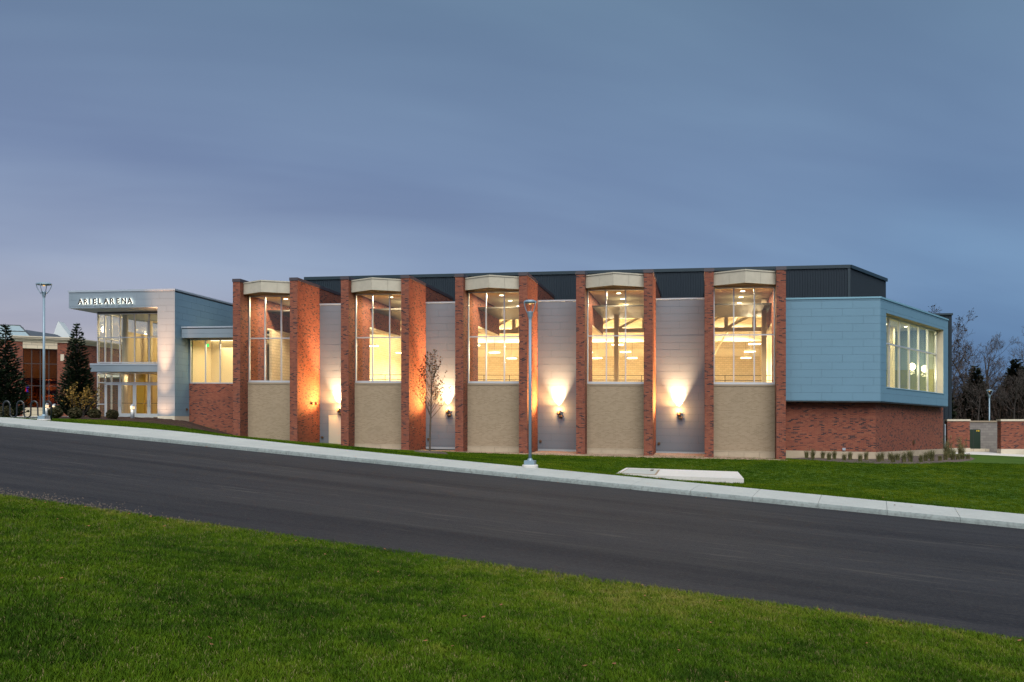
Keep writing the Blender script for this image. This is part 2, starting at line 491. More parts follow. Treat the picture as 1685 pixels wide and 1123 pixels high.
class MB:
    def __init__(s):
        s.v, s.f = [], []

    def poly(s, *pts):
        i = len(s.v)
        s.v += [tuple(p) for p in pts]
        s.f.append(tuple(range(i, i + len(pts))))
        return s

    def hexa(s, b, t):
        """eight corners: bottom ring b (counter-clockwise from above), top ring t"""
        i = len(s.v)
        s.v += [tuple(p) for p in b] + [tuple(p) for p in t]
        s.f += [(i + 3, i + 2, i + 1, i), (i + 4, i + 5, i + 6, i + 7)]
        for k in range(4):
            j = (k + 1) % 4
            s.f.append((i + k, i + j, i + 4 + j, i + 4 + k))
        return s

    def box(s, x0, x1, y0, y1, z0, z1):
        return s.hexa([(x0, y0, z0), (x1, y0, z0), (x1, y1, z0), (x0, y1, z0)],
                      [(x0, y0, z1), (x1, y0, z1), (x1, y1, z1), (x0, y1, z1)])

    def obox(s, o, u, n_, u0, u1, n0, n1, z0, z1):
        """box in a vertical frame: origin o (xy), run u, outward normal n_"""
        def P(a, b, z):
            return (o[0] + u[0] * a + n_[0] * b, o[1] + u[1] * a + n_[1] * b, z)
        b = [P(u0, n1, z0), P(u1, n1, z0), P(u1, n0, z0), P(u0, n0, z0)]
        t = [P(u0, n1, z1), P(u1, n1, z1), P(u1, n0, z1), P(u0, n0, z1)]
        return s.hexa(b, t)

    def prism(s, xy, z0, z1):
        k = len(xy)
        i = len(s.v)
        s.v += [(x, y, z0) for x, y in xy] + [(x, y, z1) for x, y in xy]
        s.f.append(tuple(i + j for j in reversed(range(k))))
        s.f.append(tuple(i + k + j for j in range(k)))
        for a in range(k):
            b = (a + 1) % k
            s.f.append((i + a, i + b, i + k + b, i + k + a))
        return s

    def tube(s, pts, rad, sides=8, cap=True):
        pts = [Vector(p) for p in pts]
        if not hasattr(rad, '__len__'):
            rad = [rad] * len(pts)
        i0 = len(s.v)
        prev = None
        for k, p in enumerate(pts):
            a = pts[max(0, k - 1)]
            b = pts[min(len(pts) - 1, k + 1)]
            t = (b - a)
            if t.length < 1e-9:
                t = Vector((0, 0, 1))
            t.normalize()
            if prev is None:
                q = Vector((1, 0, 0)) if abs(t.x) < 0.9 else Vector((0, 1, 0))
                e1 = t.cross(q).normalized()
            else:
                e1 = (prev - t * prev.dot(t)).normalized()
            prev = e1
            e2 = t.cross(e1)
            for j in range(sides):
                an = 2 * PI * j / sides
                s.v.append(tuple(p + (e1 * math.cos(an) + e2 * math.sin(an)) * rad[k]))
        for k in range(len(pts) - 1):
            for j in range(sides):
                j2 = (j + 1) % sides
                a = i0 + k * sides
                s.f.append((a + j, a + j2, a + sides + j2, a + sides + j))
        if cap:
            s.f.append(tuple(i0 + j for j in reversed(range(sides))))
            e = i0 + (len(pts) - 1) * sides
            s.f.append(tuple(e + j for j in range(sides)))
        return s

    def lathe(s, prof, c, sides=20, sx=1.0, sy=1.0, rot=0.0):
        i0 = len(s.v)
        for r, z in prof:
            for j in range(sides):
                an = 2 * PI * j / sides
                x, y = r * sx * math.cos(an), r * sy * math.sin(an)
                s.v.append((c[0] + x * math.cos(rot) - y * math.sin(rot),
                            c[1] + x * math.sin(rot) + y * math.cos(rot), c[2] + z))
        for k in range(len(prof) - 1):
            for j in range(sides):
                j2 = (j + 1) % sides
                a = i0 + k * sides
                s.f.append((a + j, a + j2, a + sides + j2, a + sides + j))
        s.f.append(tuple(i0 + j for j in reversed(range(sides))))
        e = i0 + (len(prof) - 1) * sides
        s.f.append(tuple(e + j for j in range(sides)))
        return s

    def mesh(s, name, m, xf=None, off=(0, 0, 0), smooth=False, uvs=None):
        me = bpy.data.meshes.new(name)
        vv = [xf(p) for p in s.v] if xf else s.v
        vv = [(p[0] - off[0], p[1] - off[1], p[2] - off[2]) for p in vv]
        me.from_pydata(vv, [], s.f)
        uvl = me.uv_layers.new(name='UVMap')
        co = np.array(s.v, dtype=float)
        buf = np.empty(len(me.loops) * 2)
        li = 0
        for f in s.f:
            p = co[list(f)]
            if uvs is not None:
                for q in f:
                    buf[li] = uvs[q][0]
                    buf[li + 1] = uvs[q][1]
                    li += 2
                continue
            nn = np.zeros(3)
            for k in range(len(f)):
                a, b = p[k], p[(k + 1) % len(f)]
                nn += np.cross(a, b)
            L = np.linalg.norm(nn)
            nn = nn / L if L > 0 else np.array([0, 0, 1.0])
            if abs(nn[2]) > 0.7:
                uu, ww = p[:, 0], p[:, 1]
            else:
                t = np.array([-nn[1], nn[0]])
                t /= np.linalg.norm(t)
                if t[0] < -1e-6 or (abs(t[0]) < 1e-6 and t[1] < 0):
                    t = -t
                uu, ww = p[:, 0] * t[0] + p[:, 1] * t[1], p[:, 2]
            for k in range(len(f)):
                buf[li] = uu[k]
                buf[li + 1] = ww[k]
                li += 2
        uvl.data.foreach_set('uv', buf)
        if smooth:
            me.polygons.foreach_set('use_smooth', [True] * len(me.polygons))
        me.materials.append(MATS[m] if isinstance(m, str) else m)
        me.update()
        return me


WLOC = {}


def thing(name, loc, label, cat, group=None, kind=None):
    o = bpy.data.objects.new(name, None)
    COL.objects.link(o)
    o.empty_display_size = 0.3
    o.location = loc
    o['label'] = label
    o['category'] = cat
    if group:
        o['group'] = group
    if kind:
        o['kind'] = kind
    WLOC[o.name] = Vector(loc)
    return o


def link_obj(name, me, wl, parent=None):
    o = bpy.data.objects.new(name, me)
    COL.objects.link(o)
    if parent is not None:
        o.parent = parent
        o.location = Vector(wl) - WLOC[parent.name]
    else:
        o.location = wl
    WLOC[o.name] = Vector(wl)
    return o


def part(name, mb, m, parent, xf=None, smooth=False, label=None, stuff=False, uvs=None):
    """a part whose own origin is the origin of the world"""
    o = link_obj(name, mb.mesh(name, m, xf, (0, 0, 0), smooth, uvs), (0, 0, 0), parent)
    if label:
        o['label'] = label
    if stuff:
        o['kind'] = 'stuff'
    return o


def single(name, mb, m, loc, label, cat, group=None, kind=None, xf=None, smooth=False, uvs=None):
    """a top-level thing that is one mesh"""
    o = link_obj(name, mb.mesh(name, m, xf, loc, smooth, uvs), loc)
    o['label'] = label
    o['category'] = cat
    if group:
        o['group'] = group
    if kind:
        o['kind'] = kind
    return o


def dup(root, loc, label, group=None):
    c = root.copy()
    COL.objects.link(c)
    c.location = loc
    c['label'] = label
    if group:
        c['group'] = group
    WLOC[c.name] = Vector(loc)
    for ch in list(root.children):
        k = ch.copy()
        COL.objects.link(k)
        k.parent = c
        for g in list(ch.children):
            q = g.copy()
            COL.objects.link(q)
            q.parent = k
    return c


# ------------------------------------------------------------------ ground: road frame
P0 = np.array([-36.97, -17.64])
SV = np.array([0.98501, -0.17248])     # down the street, to the right
TV = np.array([0.17248, 0.98501])      # across it, towards the arena
WALK = 2.12


def st(s, t):
    p = P0 + SV * s + TV * t
    return float(p[0]), float(p[1])


def to_st(x, y):
    q = np.array([x, y]) - P0
    return float(q @ SV), float(q @ TV)


def zroad(s):
    if s < -2:
        return 2.16 - 0.035 * (s + 2)
    if s > 46:
        return 2.018 - 0.071 * 46 - 0.05 * (s - 46)
    return 2.018 - 0.071 * s


def zsurf(s, t):
    return zroad(s) + 0.03 * min(t, 0)


def back_rise(s):
    return 0.27 + 0.11 * math.exp(-((s - 8) / 6.0) ** 2)


def zback(s):
    return zroad(s) + back_rise(s)


CTRL = []
for s_ in range(-60, 100, 5):
    x, y = st(s_, WALK)
    CTRL.append((x, y, zback(s_) - 0.03))
CTRL += [(-34.86, 0, 1.31), (-30.3, 0, 0.97), (-27.2, 0, 0.57), (-23.1, 0, 0.46), (-19.7, 0, 0.37), (-15.6, 0, 0.28),
         (-12.1, 0, 0.25), (-8.0, 0, 0.19), (-4.55, 0, 0.14), (-0.44, 0, 0.07),
         (-29.0, 3.4, 0.80), (-21.7, 3.4, 0.34), (-14.0, 3.4, 0.36), (-6.1, 3.4, 0.28),
         (-40.4, 3.4, 2.36), (-38.9, 3.4, 1.92), (-37.4, 3.4, 1.40), (-36, 1.2, 1.36), (-40.3, 1.6, 2.44), (-42, 0.2, 2.46), (-46.4, 3.9, 2.55),
         (-55, 0, 2.62), (-60, 10, 2.72), (-50, -8, 2.5), (-44, -12, 2.45), (-44, -6, 2.44), (-40, -6, 2.3),
         (0.4, 2.6, 0.06), (5.3, 2.6, -0.02), (12.0, 14.9, -0.02), (14.2, 15.9, 0.02), (17, 14.5, -0.12), (23, 13.4, -0.25),
         (9, 4, 0.0), (6, -4, 0.02), (-2, -6, -0.05), (-6, -11, -0.22), (-10, -12, 0.0), (-18.4, -9.6, 0.60), (-2.6, -15.4, -0.42), (-5.8, -15.0, -0.36), (-11.1, -20.0, 0.46), (4, -8, -0.1),
         (18, 31, -1.0), (20, 31.4, -1.15), (16, 20, 0.0), (30, 14, -0.3), (20, -20, -1.0), (35, 0, -0.7), (60, -10, -1.6),
         (25, 45, -0.3), (29, 75, 2.2), (38, 92, 3.3), (60, 130, 5.5), (40, 40, -0.4), (0, 60, 0.8), (-40, 60, 2.5), (-80, 40, 3.2),
         (-70, 0, 2.9), (-62, 17, 2.8), (-92, -20, 3.6), (90, 60, 1.0), (0, 25, 0.3), (-30, 25, 0.9), (-45, 20, 2.5)]
cp = np.array(CTRL, float)


def _phi(d2):
    d2 = np.maximum(d2, 1e-9)
    return 0.5 * d2 * np.log(d2)


_A = _phi(((cp[:, None, :2] - cp[None, :, :2]) ** 2).sum(-1))
_n = len(cp)
_M = np.zeros((_n + 3, _n + 3))
_M[:_n, :_n] = _A + np.eye(_n) * 6.0
_M[:_n, _n] = 1
_M[:_n, _n + 1:] = cp[:, :2]
_M[_n:, :_n] = _M[:_n, _n:].T
_W = np.linalg.solve(_M, np.r_[cp[:, 2], 0, 0, 0])


def zlawn_arr(xy):
    xy = np.asarray(xy, float)
    out = np.empty(len(xy))
    for i in range(0, len(xy), 4000):
        q = xy[i:i + 4000]
        F = _phi(((q[:, None, :] - cp[None, :, :2]) ** 2).sum(-1))
        out[i:i + 4000] = F @ _W[:_n] + _W[_n] + q @ _W[_n + 1:]
    return out


def zlawn(x, y):
    z = float(zlawn_arr([(x, y)])[0])
    s, t = to_st(x, y)
    if t < WALK + 1.5:
        k = max(0.0, min(1.0, (t - WALK) / 1.5))
        z = z * k + (zback(s) - 0.03) * (1 - k)
    return z


EDGE = -14.0


def znear(s, t):
    tau = -(t - EDGE)
    x, y = st(s, t)
    b = 0.03 * math.sin(0.9 * x + 1.3) * math.sin(0.7 * y) * min(1, tau / 2)
    return zsurf(s, EDGE) + 0.055 * tau + 0.0026 * tau * tau + b - 0.02


def grid_obj(name, S, T, zf, m, label, cat, kind='structure', attr=None):
    mb = MB()
    uvs = []
    for s in S:
        for t in T:
            x, y = st(s, t)
            mb.v.append((x, y, zf(s, t, x, y)))
            uvs.append((s, t))
    k = len(T)
    for i in range(len(S) - 1):
        for j in range(k - 1):
            a = i * k + j
            mb.f.append((a, a + k, a + k + 1, a + 1))
    o = single(name, mb, m, (0, 0, 0), label, cat, None, kind, smooth=True, uvs=uvs)
    if attr:
        at = o.data.attributes.new('dens', 'FLOAT', 'POINT')
        at.data.foreach_set('value', [attr(*p) for p in mb.v])
    return o


def rangef(a, b, step):
    out = []
    while a < b - 1e-6:
        out.append(a)
        a += step
    return out + [b]


# ------------------------------------------------------------------ road
Sx = rangef(-90, -10, 5) + rangef(-8, 70, 2) + rangef(75, 130, 5)
road = grid_obj('road', Sx, [-14.6, -14.0, -12, -10, -8, -6, -4, -2, 0.0, 0.25], lambda s, t, x, y: zsurf(s, t), 'asphalt',
                'dark grey asphalt road running downhill to the right', 'road')

# ------------------------------------------------------------------ pavement of two-metre slabs with an integral kerb
walk = thing('pavement', (*st(20, 1), zroad(20)), 'pale concrete pavement with rounded kerb along the far road edge', 'pavement', kind='structure')
s = -40.35
while s < 70:
    if -40 < s < 66:
        mb = MB()
        prof = [(0.0, -0.12), (0.0, 0.0), (0.012, 0.075), (0.035, 0.125), (0.075, 0.155), (0.14, 0.168), (WALK, None), (WALK, -0.12)]
        rings = []
        for ss in (s + 0.006, s + 1.01, s + 1.994 + 0.02):
            ring = []
            for t, z in prof:
                x, y = st(ss, t)
                zz = back_rise(ss) if z is None else z
                ring.append((x, y, zroad(ss) + zz))
            rings.append(ring)
        i0 = len(mb.v)
        k = len(prof)
        for r_ in rings:
            mb.v += r_
        for a in range(2):
            for j in range(k):
                j2 = (j + 1) % k
                mb.f.append((i0 + a * k + j, i0 + (a + 1) * k + j, i0 + (a + 1) * k + j2, i0 + a * k + j2))
        mb.f.append(tuple(i0 + j for j in range(k)))
        mb.f.append(tuple(i0 + 2 * k + j for j in reversed(range(k))))
        ps = part('paving_slab', mb, 'concrete', walk)
        ps.data.materials.append(MATS['kerb_concrete'])
        for fi, pf in enumerate(ps.data.polygons):
            if fi % k < 4 and fi < 2 * k:
                pf.material_index = 1
    s += 2.021

# ------------------------------------------------------------------ lawns


def dens_far(x, y, z):
    s, t = to_st(x, y)
    if not (2.3 < t < 24.5 and -6 < s < 60):
        return 0.0
    if y > 0.2 and x < 0.3:
        return 0.0
    return 70.0


Tl = [WALK - 0.03, WALK + 0.25, WALK + 0.7] + rangef(3.4, 30, 0.8) + rangef(33, 160, 4)
Sl = rangef(-90, -36, 5) + rangef(-34, 64, 1.0) + rangef(68, 160, 5)
lawn = grid_obj('lawn', Sl, Tl, lambda s, t, x, y: zlawn(x, y), 'soil_far',
                'green lawn between the pavement and the arena', 'lawn', attr=dens_far)


def dens_near(x, y, z):
    dx, dy = x - CAM.x, y - CAM.y
    dd = math.hypot(dx, dy)
    fw = -0.2106 * dx + 0.9775 * dy
    lat = 0.9775 * dx + 0.2106 * dy
    if fw < 4.2 or abs(lat) > 0.66 * fw + 5.0 or dd > 34:
        return 0.0
    return 1250.0 if dd < 8 else (900.0 if dd < 11 else (520.0 if dd < 16 else 300.0))


Tn = [-13.96] + rangef(-14.4, -38, -0.5) if False else [-13.96 - 0.5 * i for i in range(50)]
bank = grid_obj('grass_bank', rangef(-30, 70, 0.5), Tn[::-1], lambda s, t, x, y: znear(s, t), 'soil_green',
                'near grass bank on the camera side of the road', 'lawn', attr=dens_near)


def blade_tuft(name, m, nb, h, spread, w, seed):
    r = random.Random(seed)
    mb = MB()
    for _ in range(nb):
        a = r.uniform(0, 2 * PI)
        rr = spread * math.sqrt(r.random())
        x, y = rr * math.cos(a), rr * math.sin(a)
        hh = h * r.uniform(0.55, 1.15)
        b = r.uniform(0, 2 * PI)
        lean = hh * r.uniform(0.15, 0.8)
        ww = w * r.uniform(0.7, 1.2)
        px_, py_ = -math.sin(b) * ww, math.cos(b) * ww
        pts = []
        for k, f in enumerate((0, 0.5, 0.85)):
            cx_, cy_, cz_ = x + math.cos(b) * lean * f * f, y + math.sin(b) * lean * f * f, hh * (f - 0.12 * f * f)
            q = (1 - f * 0.55)
            pts.append(((cx_ - px_ * q, cy_ - py_ * q, cz_), (cx_ + px_ * q, cy_ + py_ * q, cz_)))
        tip = (x + math.cos(b) * lean, y + math.sin(b) * lean, hh * 0.88)
        i = len(mb.v)
        for l_, r_ in pts:
            mb.v += [l_, r_]
        mb.v.append(tip)
        mb.f += [(i, i + 1, i + 3, i + 2), (i + 2, i + 3, i + 5, i + 4), (i + 4, i + 5, i + 6)]
    me = mb.mesh(name, m)
    return bpy.data.objects.new(name, me)


def scatter(name, surf, tufts, label, smin, smax, scale_density=1.0, seed=1, cat='grass'):
    me = bpy.data.meshes.new(name)
    o = bpy.data.objects.new(name, me)
    COL.objects.link(o)
    o['label'] = label
    o['category'] = cat
    o['kind'] = 'stuff'
    g = bpy.data.node_groups.new(name, 'GeometryNodeTree')
    g.interface.new_socket('Geometry', in_out='INPUT', socket_type='NodeSocketGeometry')
    g.interface.new_socket('Geometry', in_out='OUTPUT', socket_type='NodeSocketGeometry')
    nd, lk = g.nodes, g.links
    go = nd.new('NodeGroupOutput')
    oi = nd.new('GeometryNodeObjectInfo')
    oi.inputs[0].default_value = surf
    join = nd.new('GeometryNodeJoinGeometry')
    for k, (tf, share) in enumerate(tufts):
        dp = nd.new('GeometryNodeDistributePointsOnFaces')
        at = nd.new('GeometryNodeInputNamedAttribute')
        at.data_type = 'FLOAT'
        at.inputs[0].default_value = 'dens'
        mu = nd.new('ShaderNodeMath')
        mu.operation = 'MULTIPLY'
        lk.new(at.outputs[0], mu.inputs[0])
        mu.inputs[1].default_value = share * scale_density
        lk.new(oi.outputs['Geometry'], dp.inputs['Mesh'])
        lk.new(mu.outputs[0], dp.inputs['Density'])
        dp.inputs['Seed'].default_value = seed * 10 + k
        ti = nd.new('GeometryNodeObjectInfo')
        ti.inputs[0].default_value = tf
        rv = nd.new('FunctionNodeRandomValue')
        rv.data_type = 'FLOAT_VECTOR'
        rv.inputs[0].default_value = (-0.15, -0.15, 0)
        rv.inputs[1].default_value = (0.15, 0.15, 6.28)
        rs = nd.new('FunctionNodeRandomValue')
        rs.data_type = 'FLOAT'
        rs.inputs[2].default_value = smin
        rs.inputs[3].default_value = smax
        ip = nd.new('GeometryNodeInstanceOnPoints')
        lk.new(dp.outputs['Points'], ip.inputs['Points'])
        lk.new(ti.outputs['Geometry'], ip.inputs['Instance'])
        lk.new(rv.outputs[0], ip.inputs['Rotation'])
        lk.new(rs.outputs[1], ip.inputs['Scale'])
        lk.new(ip.outputs[0], join.inputs[0])
    lk.new(join.outputs[0], go.inputs[0])
    md = o.modifiers.new('scatter', 'NODES')
    md.node_group = g
    return o


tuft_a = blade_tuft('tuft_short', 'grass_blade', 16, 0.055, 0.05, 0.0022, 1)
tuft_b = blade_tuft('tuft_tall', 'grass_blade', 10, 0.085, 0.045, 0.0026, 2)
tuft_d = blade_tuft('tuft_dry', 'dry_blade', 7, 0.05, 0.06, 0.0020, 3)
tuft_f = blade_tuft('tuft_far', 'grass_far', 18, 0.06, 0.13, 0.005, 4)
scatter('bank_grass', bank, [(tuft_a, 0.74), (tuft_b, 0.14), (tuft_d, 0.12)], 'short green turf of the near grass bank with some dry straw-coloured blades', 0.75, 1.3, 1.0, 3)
scatter('lawn_grass', lawn, [(tuft_f, 1.0)], 'short green turf of the lawn in front of the arena', 0.7, 1.2, 1.0, 5)
# ------------------------------------------------------------------ beds lying on the lawn


def patch(name, pts, m, label, cat, lift=0.03, bump_=0.02, kind='structure', step=0.5):
    """an irregular bed that follows the ground: a fan of rings from its centre"""
    cx_ = sum(p[0] for p in pts) / len(pts)
    cy_ = sum(p[1] for p in pts) / len(pts)
    # densify outline
    ring = []
    for i, a in enumerate(pts):
        b = pts[(i + 1) % len(pts)]
        L = math.hypot(b[0] - a[0], b[1] - a[1])
        k = max(1, int(L / step))
        for j in range(k):
            f = j / k
            ring.append((a[0] + (b[0] - a[0]) * f, a[1] + (b[1] - a[1]) * f))
    mb = MB()
    nr = 9
    r = random.Random(len(ring))
    K = len(ring)
    for q in range(nr + 1):
        f = 1 - q / nr
        for x, y in ring:
            X, Y = cx_ + (x - cx_) * f, cy_ + (y - cy_) * f
            h = lift * min(1.0, q * 1.0) + (r.uniform(-bump_, bump_) if q else -0.03)
            mb.v.append((X, Y, zlawn(X, Y) + h))
    for q in range(nr):
        for j in range(K):
            j2 = (j + 1) % K
            mb.f.append((q * K + j, q * K + j2, (q + 1) * K + j2, (q + 1) * K + j))
    return single(name, mb, m, (0, 0, 0), label, cat, None, kind)


patch('mulch_bed', [(-48.5, -2.6), (-46, -3.6), (-43, -4.9), (-41, -4.6), (-39.5, -3.0), (-38.2, -1.4), (-36.6, -0.4), (-34.9, -0.3), (-34.9, 0.1), (-35.1, 3.38), (-40.2, 3.38), (-40.4, 1.5), (-42.5, 1.2), (-46.5, 1.0), (-49, 0.5)],
      'mulch_dark', 'dark brown mulch bed sloping down beside the entrance', 'mulch', 0.06, 0.02)
patch('planting_bed', [(0.2, 0.6), (1.5, -1.3), (2.8, -3.2), (4.4, -4.2), (6.2, -4.0), (7.6, -2.6), (9.3, 0.4), (11.0, 3.6), (12.3, 7.6), (12.9, 11.0), (12.1, 14.8), (9.6, 10.2), (5.5, 2.5), (0.2, 2.5)],
      'mulch_grey', 'grey-brown mulch bed curving round the blue wing', 'mulch', 0.05, 0.02)
patch('gravel_strip', [(-25.5, -0.7), (-20, -1.1), (-12, -1.2), (-4, -1.2), (0.9, -1.1), (1.3, -0.3), (0.15, 0.55), (0.1, 3.38), (-26.5, 3.38), (-26.8, 0.0)],
      'gravel_bed', 'tan gravel strip along the foot of the brick piers', 'gravel', 0.04, 0.02, step=0.8)
patch('entrance_plaza', [(-62, -13.5), (-52, -15.2), (-41.2, -15.05), (-38.6, -14.6), (-38.9, -13.4), (-40.5, -10.5), (-43.2, -7.5), (-47.5, -4.9), (-49.0, 0.9), (-40.6, 1.8), (-40.6, 3.85), (-49, 3.85), (-56, 14), (-66, 10), (-68, -4)],
      'concrete', 'pale concrete plaza in front of the arena entrance', 'plaza', 0.05, 0.0)
patch('side_path', [(10.4, 16.2), (13.2, 15.0), (17, 13.2), (24, 11.8), (24, 13.7), (17.5, 15.9), (16.2, 18.5), (16.0, 21.8), (14.8, 21.8), (14.6, 18.2), (13.5, 16.6)],
      'concrete_new', 'pale concrete path below the brick site walls', 'path', 0.05, 0.0)
patch('tree_mulch', [(-18.42 + 0.92 * math.cos(a) * (1 + 0.1 * math.sin(3 * a)), -9.55 + 0.92 * math.sin(a)) for a in [2 * PI * i / 16 for i in range(16)]],
      'mulch_grey', 'round mulch mound at the foot of the young tree', 'mulch', 0.11, 0.03, step=0.3)

# ------------------------------------------------------------------ the arena
B = thing('arena_building', (-17, 5, 0.3), 'long red brick arena with glazed bays, grey recesses and a pale blue wing', 'building')
PITCH, BAYW, PW = 7.591, 4.58, 0.5244
YG = 3.4418           # plane of the grey recess walls
YW = 1.1255           # plane of the bay windows
GZ = -1.2


def bp(name, mb, m, parent=B, **kw):
    return part(name, mb, m, parent, shear, **kw)


def coursed_panels(wall, name, m, o, u, nrm, u0, u1, z0, z1, ztop, phase, width=1.742, course=0.451, holes=(), depth=0.03, gap=0.008):
    """cladding panels in running bond, each an object, joints recessed"""
    rows = []
    z = ztop
    k = 0
    while z > z0 + 0.02:
        rows.append((max(z - course, z0), min(z, z1), k))
        z -= course
        k += 1
    for za, zb, k in rows:
        if zb - za < 0.03:
            continue
        off = (phase + (k % 3) * (-width / 3.0)) % width
        cuts = [u0]
        q = u0 - (u0 % width) + off - width
        while q < u1:
            if q > u0 + 0.06 and q < u1 - 0.06:
                cuts.append(q)
            q += width
        cuts.append(u1)
        for a, b in zip(cuts, cuts[1:]):
            rects = [(a, b, za, zb)]
            for h in holes:
                nr = []
                for (ra, rb, rc, rd) in rects:
                    if h[1] <= ra or h[0] >= rb or h[3] <= rc or h[2] >= rd:
                        nr.append((ra, rb, rc, rd))
                        continue
                    ma, mbb = max(ra, h[0]), min(rb, h[1])
                    if h[0] > ra:
                        nr.append((ra, h[0], rc, rd))
                    if h[1] < rb:
                        nr.append((h[1], rb, rc, rd))
                    if h[2] > rc:
                        nr.append((ma, mbb, rc, h[2]))
                    if h[3] < rd:
                        nr.append((ma, mbb, h[3], rd))
                rects = nr
            for (ra, rb, rc, rd) in rects:
                if rb - ra < 0.04 or rd - rc < 0.03:
                    continue
                g = gap / 2
                e = rng.uniform(-0.0015, 0.0015)
                mb = MB().obox(o, u, nrm, ra + g, rb - g, -depth, e, rc + g, rd - g)
                bp(name, mb, m, wall)


# --- brick fins either side of every glazed bay
FIN_END = 10.02
for i in range(5):
    x0 = -(4 - i) * PITCH
    for side in (0, 1):
        a = x0 - BAYW if side == 0 else x0 - PW
        b = a + PW
        mb = MB()
        mb.box(a, b, 0, 3.7, GZ, 11.0)
        mb.box(a, b, 3.7, FIN_END, 8.35, 11.0)
        pier = bp('brick_pier', mb, 'red_brick')
        c = MB().box(a - 0.03, b + 0.03, -0.035, FIN_END, 11.003, 11.2)
        bp('coping', c, 'coping_dark', pier)
        c = MB().box(a - 0.012, b + 0.012, 3.72, FIN_END - 0.02, 8.22, 8.347)
        bp('soffit_trim', c, 'white_steel', pier)

# --- beige infill walls, sills, windows, canopies
for i in range(5):
    x0 = -(4 - i) * PITCH
    a, b = x0 - BAYW + PW, x0 - PW
    w = b - a
    yw = YW - 0.10
    wall = bp('infill_wall', MB().box(a, b, yw, yw + 0.3, 0.4907, 4.32), 'beige_brick')
    for k in range(4):
        q = w / 4
        bp('base_stone', MB().box(a + k * q + 0.006, a + (k + 1) * q - 0.006, yw - 0.035, yw + 0.3, GZ, 0.44), 'limestone', wall)
    bp('base_cap', MB().box(a, b, yw - 0.05, yw + 0.3, 0.443, 0.488), 'limestone', wall)
    bp('sill_course', MB().box(a, b, yw - 0.03, yw + 0.3, 4.323, 4.44), 'sill_stone', wall)
    # window: frame, mullions, six panes
    z0, z1, zt = 4.443, 10.22, 7.3845
    fr = MB()
    fw, fd = 0.065, 0.14
    y0, y1 = YW, YW + fd
    fr.box(a, b, y0 - 0.02, y1, z0, z0 + 0.13)
    fr.box(a, b, y0, y1, z1 - 0.07, z1)
    fr.box(a, a + fw, y0, y1, z0 + 0.131, z1 - 0.071)
    fr.box(b - fw, b, y0, y1, z0 + 0.131, z1 - 0.071)
    win = bp('window', fr, 'aluminium')
    ml = MB()
    cols = [a + fw, a + w / 3, a + 2 * w / 3, b - fw]
    for q in cols[1:3]:
        ml.box(q - fw / 2, q + fw / 2, y0 - 0.004, y1 - 0.003, z0 + 0.132, z1 - 0.072)
    for p_, q_ in zip(cols, cols[1:]):
        pa = p_ + (0.001 if p_ == cols[0] else fw / 2 + 0.001)
        qa = q_ - (0.001 if q_ == cols[-1] else fw / 2 + 0.001)
        ml.box(pa, qa, y0, y1 - 0.006, zt - 0.035, zt + 0.035)
        for (za, zb) in ((z0 + 0.13, zt - 0.035), (zt + 0.035, z1 - 0.07)):
            bp('pane', MB().box(pa, qa, y0 + 0.06, y0 + 0.072, za + 0.001, zb - 0.001), 'glass', win)
    bp('mullion', ml, 'aluminium', win)
    # canopy: chevron of four precast panels
    xm = (a + b) / 2
    ys, yc = 0.45, -0.5
    can_m = MB()
    can_m.prism([(a + 0.002, ys + 0.10), (xm, yc + 0.10), (b - 0.002, ys + 0.10), (b - 0.002, 1.4), (a + 0.002, 1.4)], 10.262, 10.93)
    can = bp('canopy', can_m, 'sill_stone')
    for k in range(4):
        if k < 2:
            A0, A1 = (a, ys), (xm, yc)
            f0, f1 = k / 2, (k + 1) / 2
        else:
            A0, A1 = (xm, yc), (b, ys)
            f0, f1 = (k - 2) / 2, (k - 1) / 2
        du = ((A1[0] - A0[0]), (A1[1] - A0[1]))
        L = math.hypot(*du)
        du = (du[0] / L, du[1] / L)
        nn = (du[1], -du[0])
        bp('fascia_panel', MB().obox(A0, du, nn, f0 * L + 0.006, f1 * L - 0.006, -0.095, 0.0, 10.235, 10.93), 'precast', can)
    bp('canopy_cap', MB().prism([(a, ys - 0.04), (xm, yc - 0.04), (b, ys - 0.04), (b, 1.5), (a, 1.5)], 10.934, 11.01), 'precast', can)

# --- grey metal recess walls
for i in range(4):
    xa = -(4 - i) * PITCH
    xb = xa + PITCH - BAYW
    wall = bp('recess_wall', MB().box(xa, xb, YG + 0.03, YG + 0.25, GZ, 9.86), 'panel_joint')
    holes = [(xa + 0.66, xb + 1, -3, 2.32)] if i == 0 else []
    coursed_panels(wall, 'grey_panel', 'grey_panel', (0, YG + 0.0), (1, 0), (0, -1), xa + 0.004, xb - 0.004, 0.30, 9.86, 9.862,
                   (-6.113 - (3 - i) * PITCH) % 1.742, holes=holes)
    bp('cap_flashing', MB().box(xa + 0.002, xb - 0.002, YG - 0.04, YG + 0.3, 9.865, 9.955), 'flashing', wall)
    bp('base_flashing', MB().box(xa + 0.66 - 0.64 if i else xa + 0.002, (xb - 0.002) if i else xa + 0.64, YG - 0.03, YG + 0.028, 0.16, 0.297), 'flashing', wall)
    o_ = MB()
    z = 0.80
    o_.tube([(xa + 0.2, YG - 0.002, z), (xa + 0.2, YG - 0.07, z)], [0.085, 0.085], 12)
    o_.tube([(xa + 0.2, YG - 0.07, z), (xa + 0.2, YG - 0.10, z)], [0.05, 0.05], 10)
    bp('wall_hydrant', o_, 'bronze', wall)
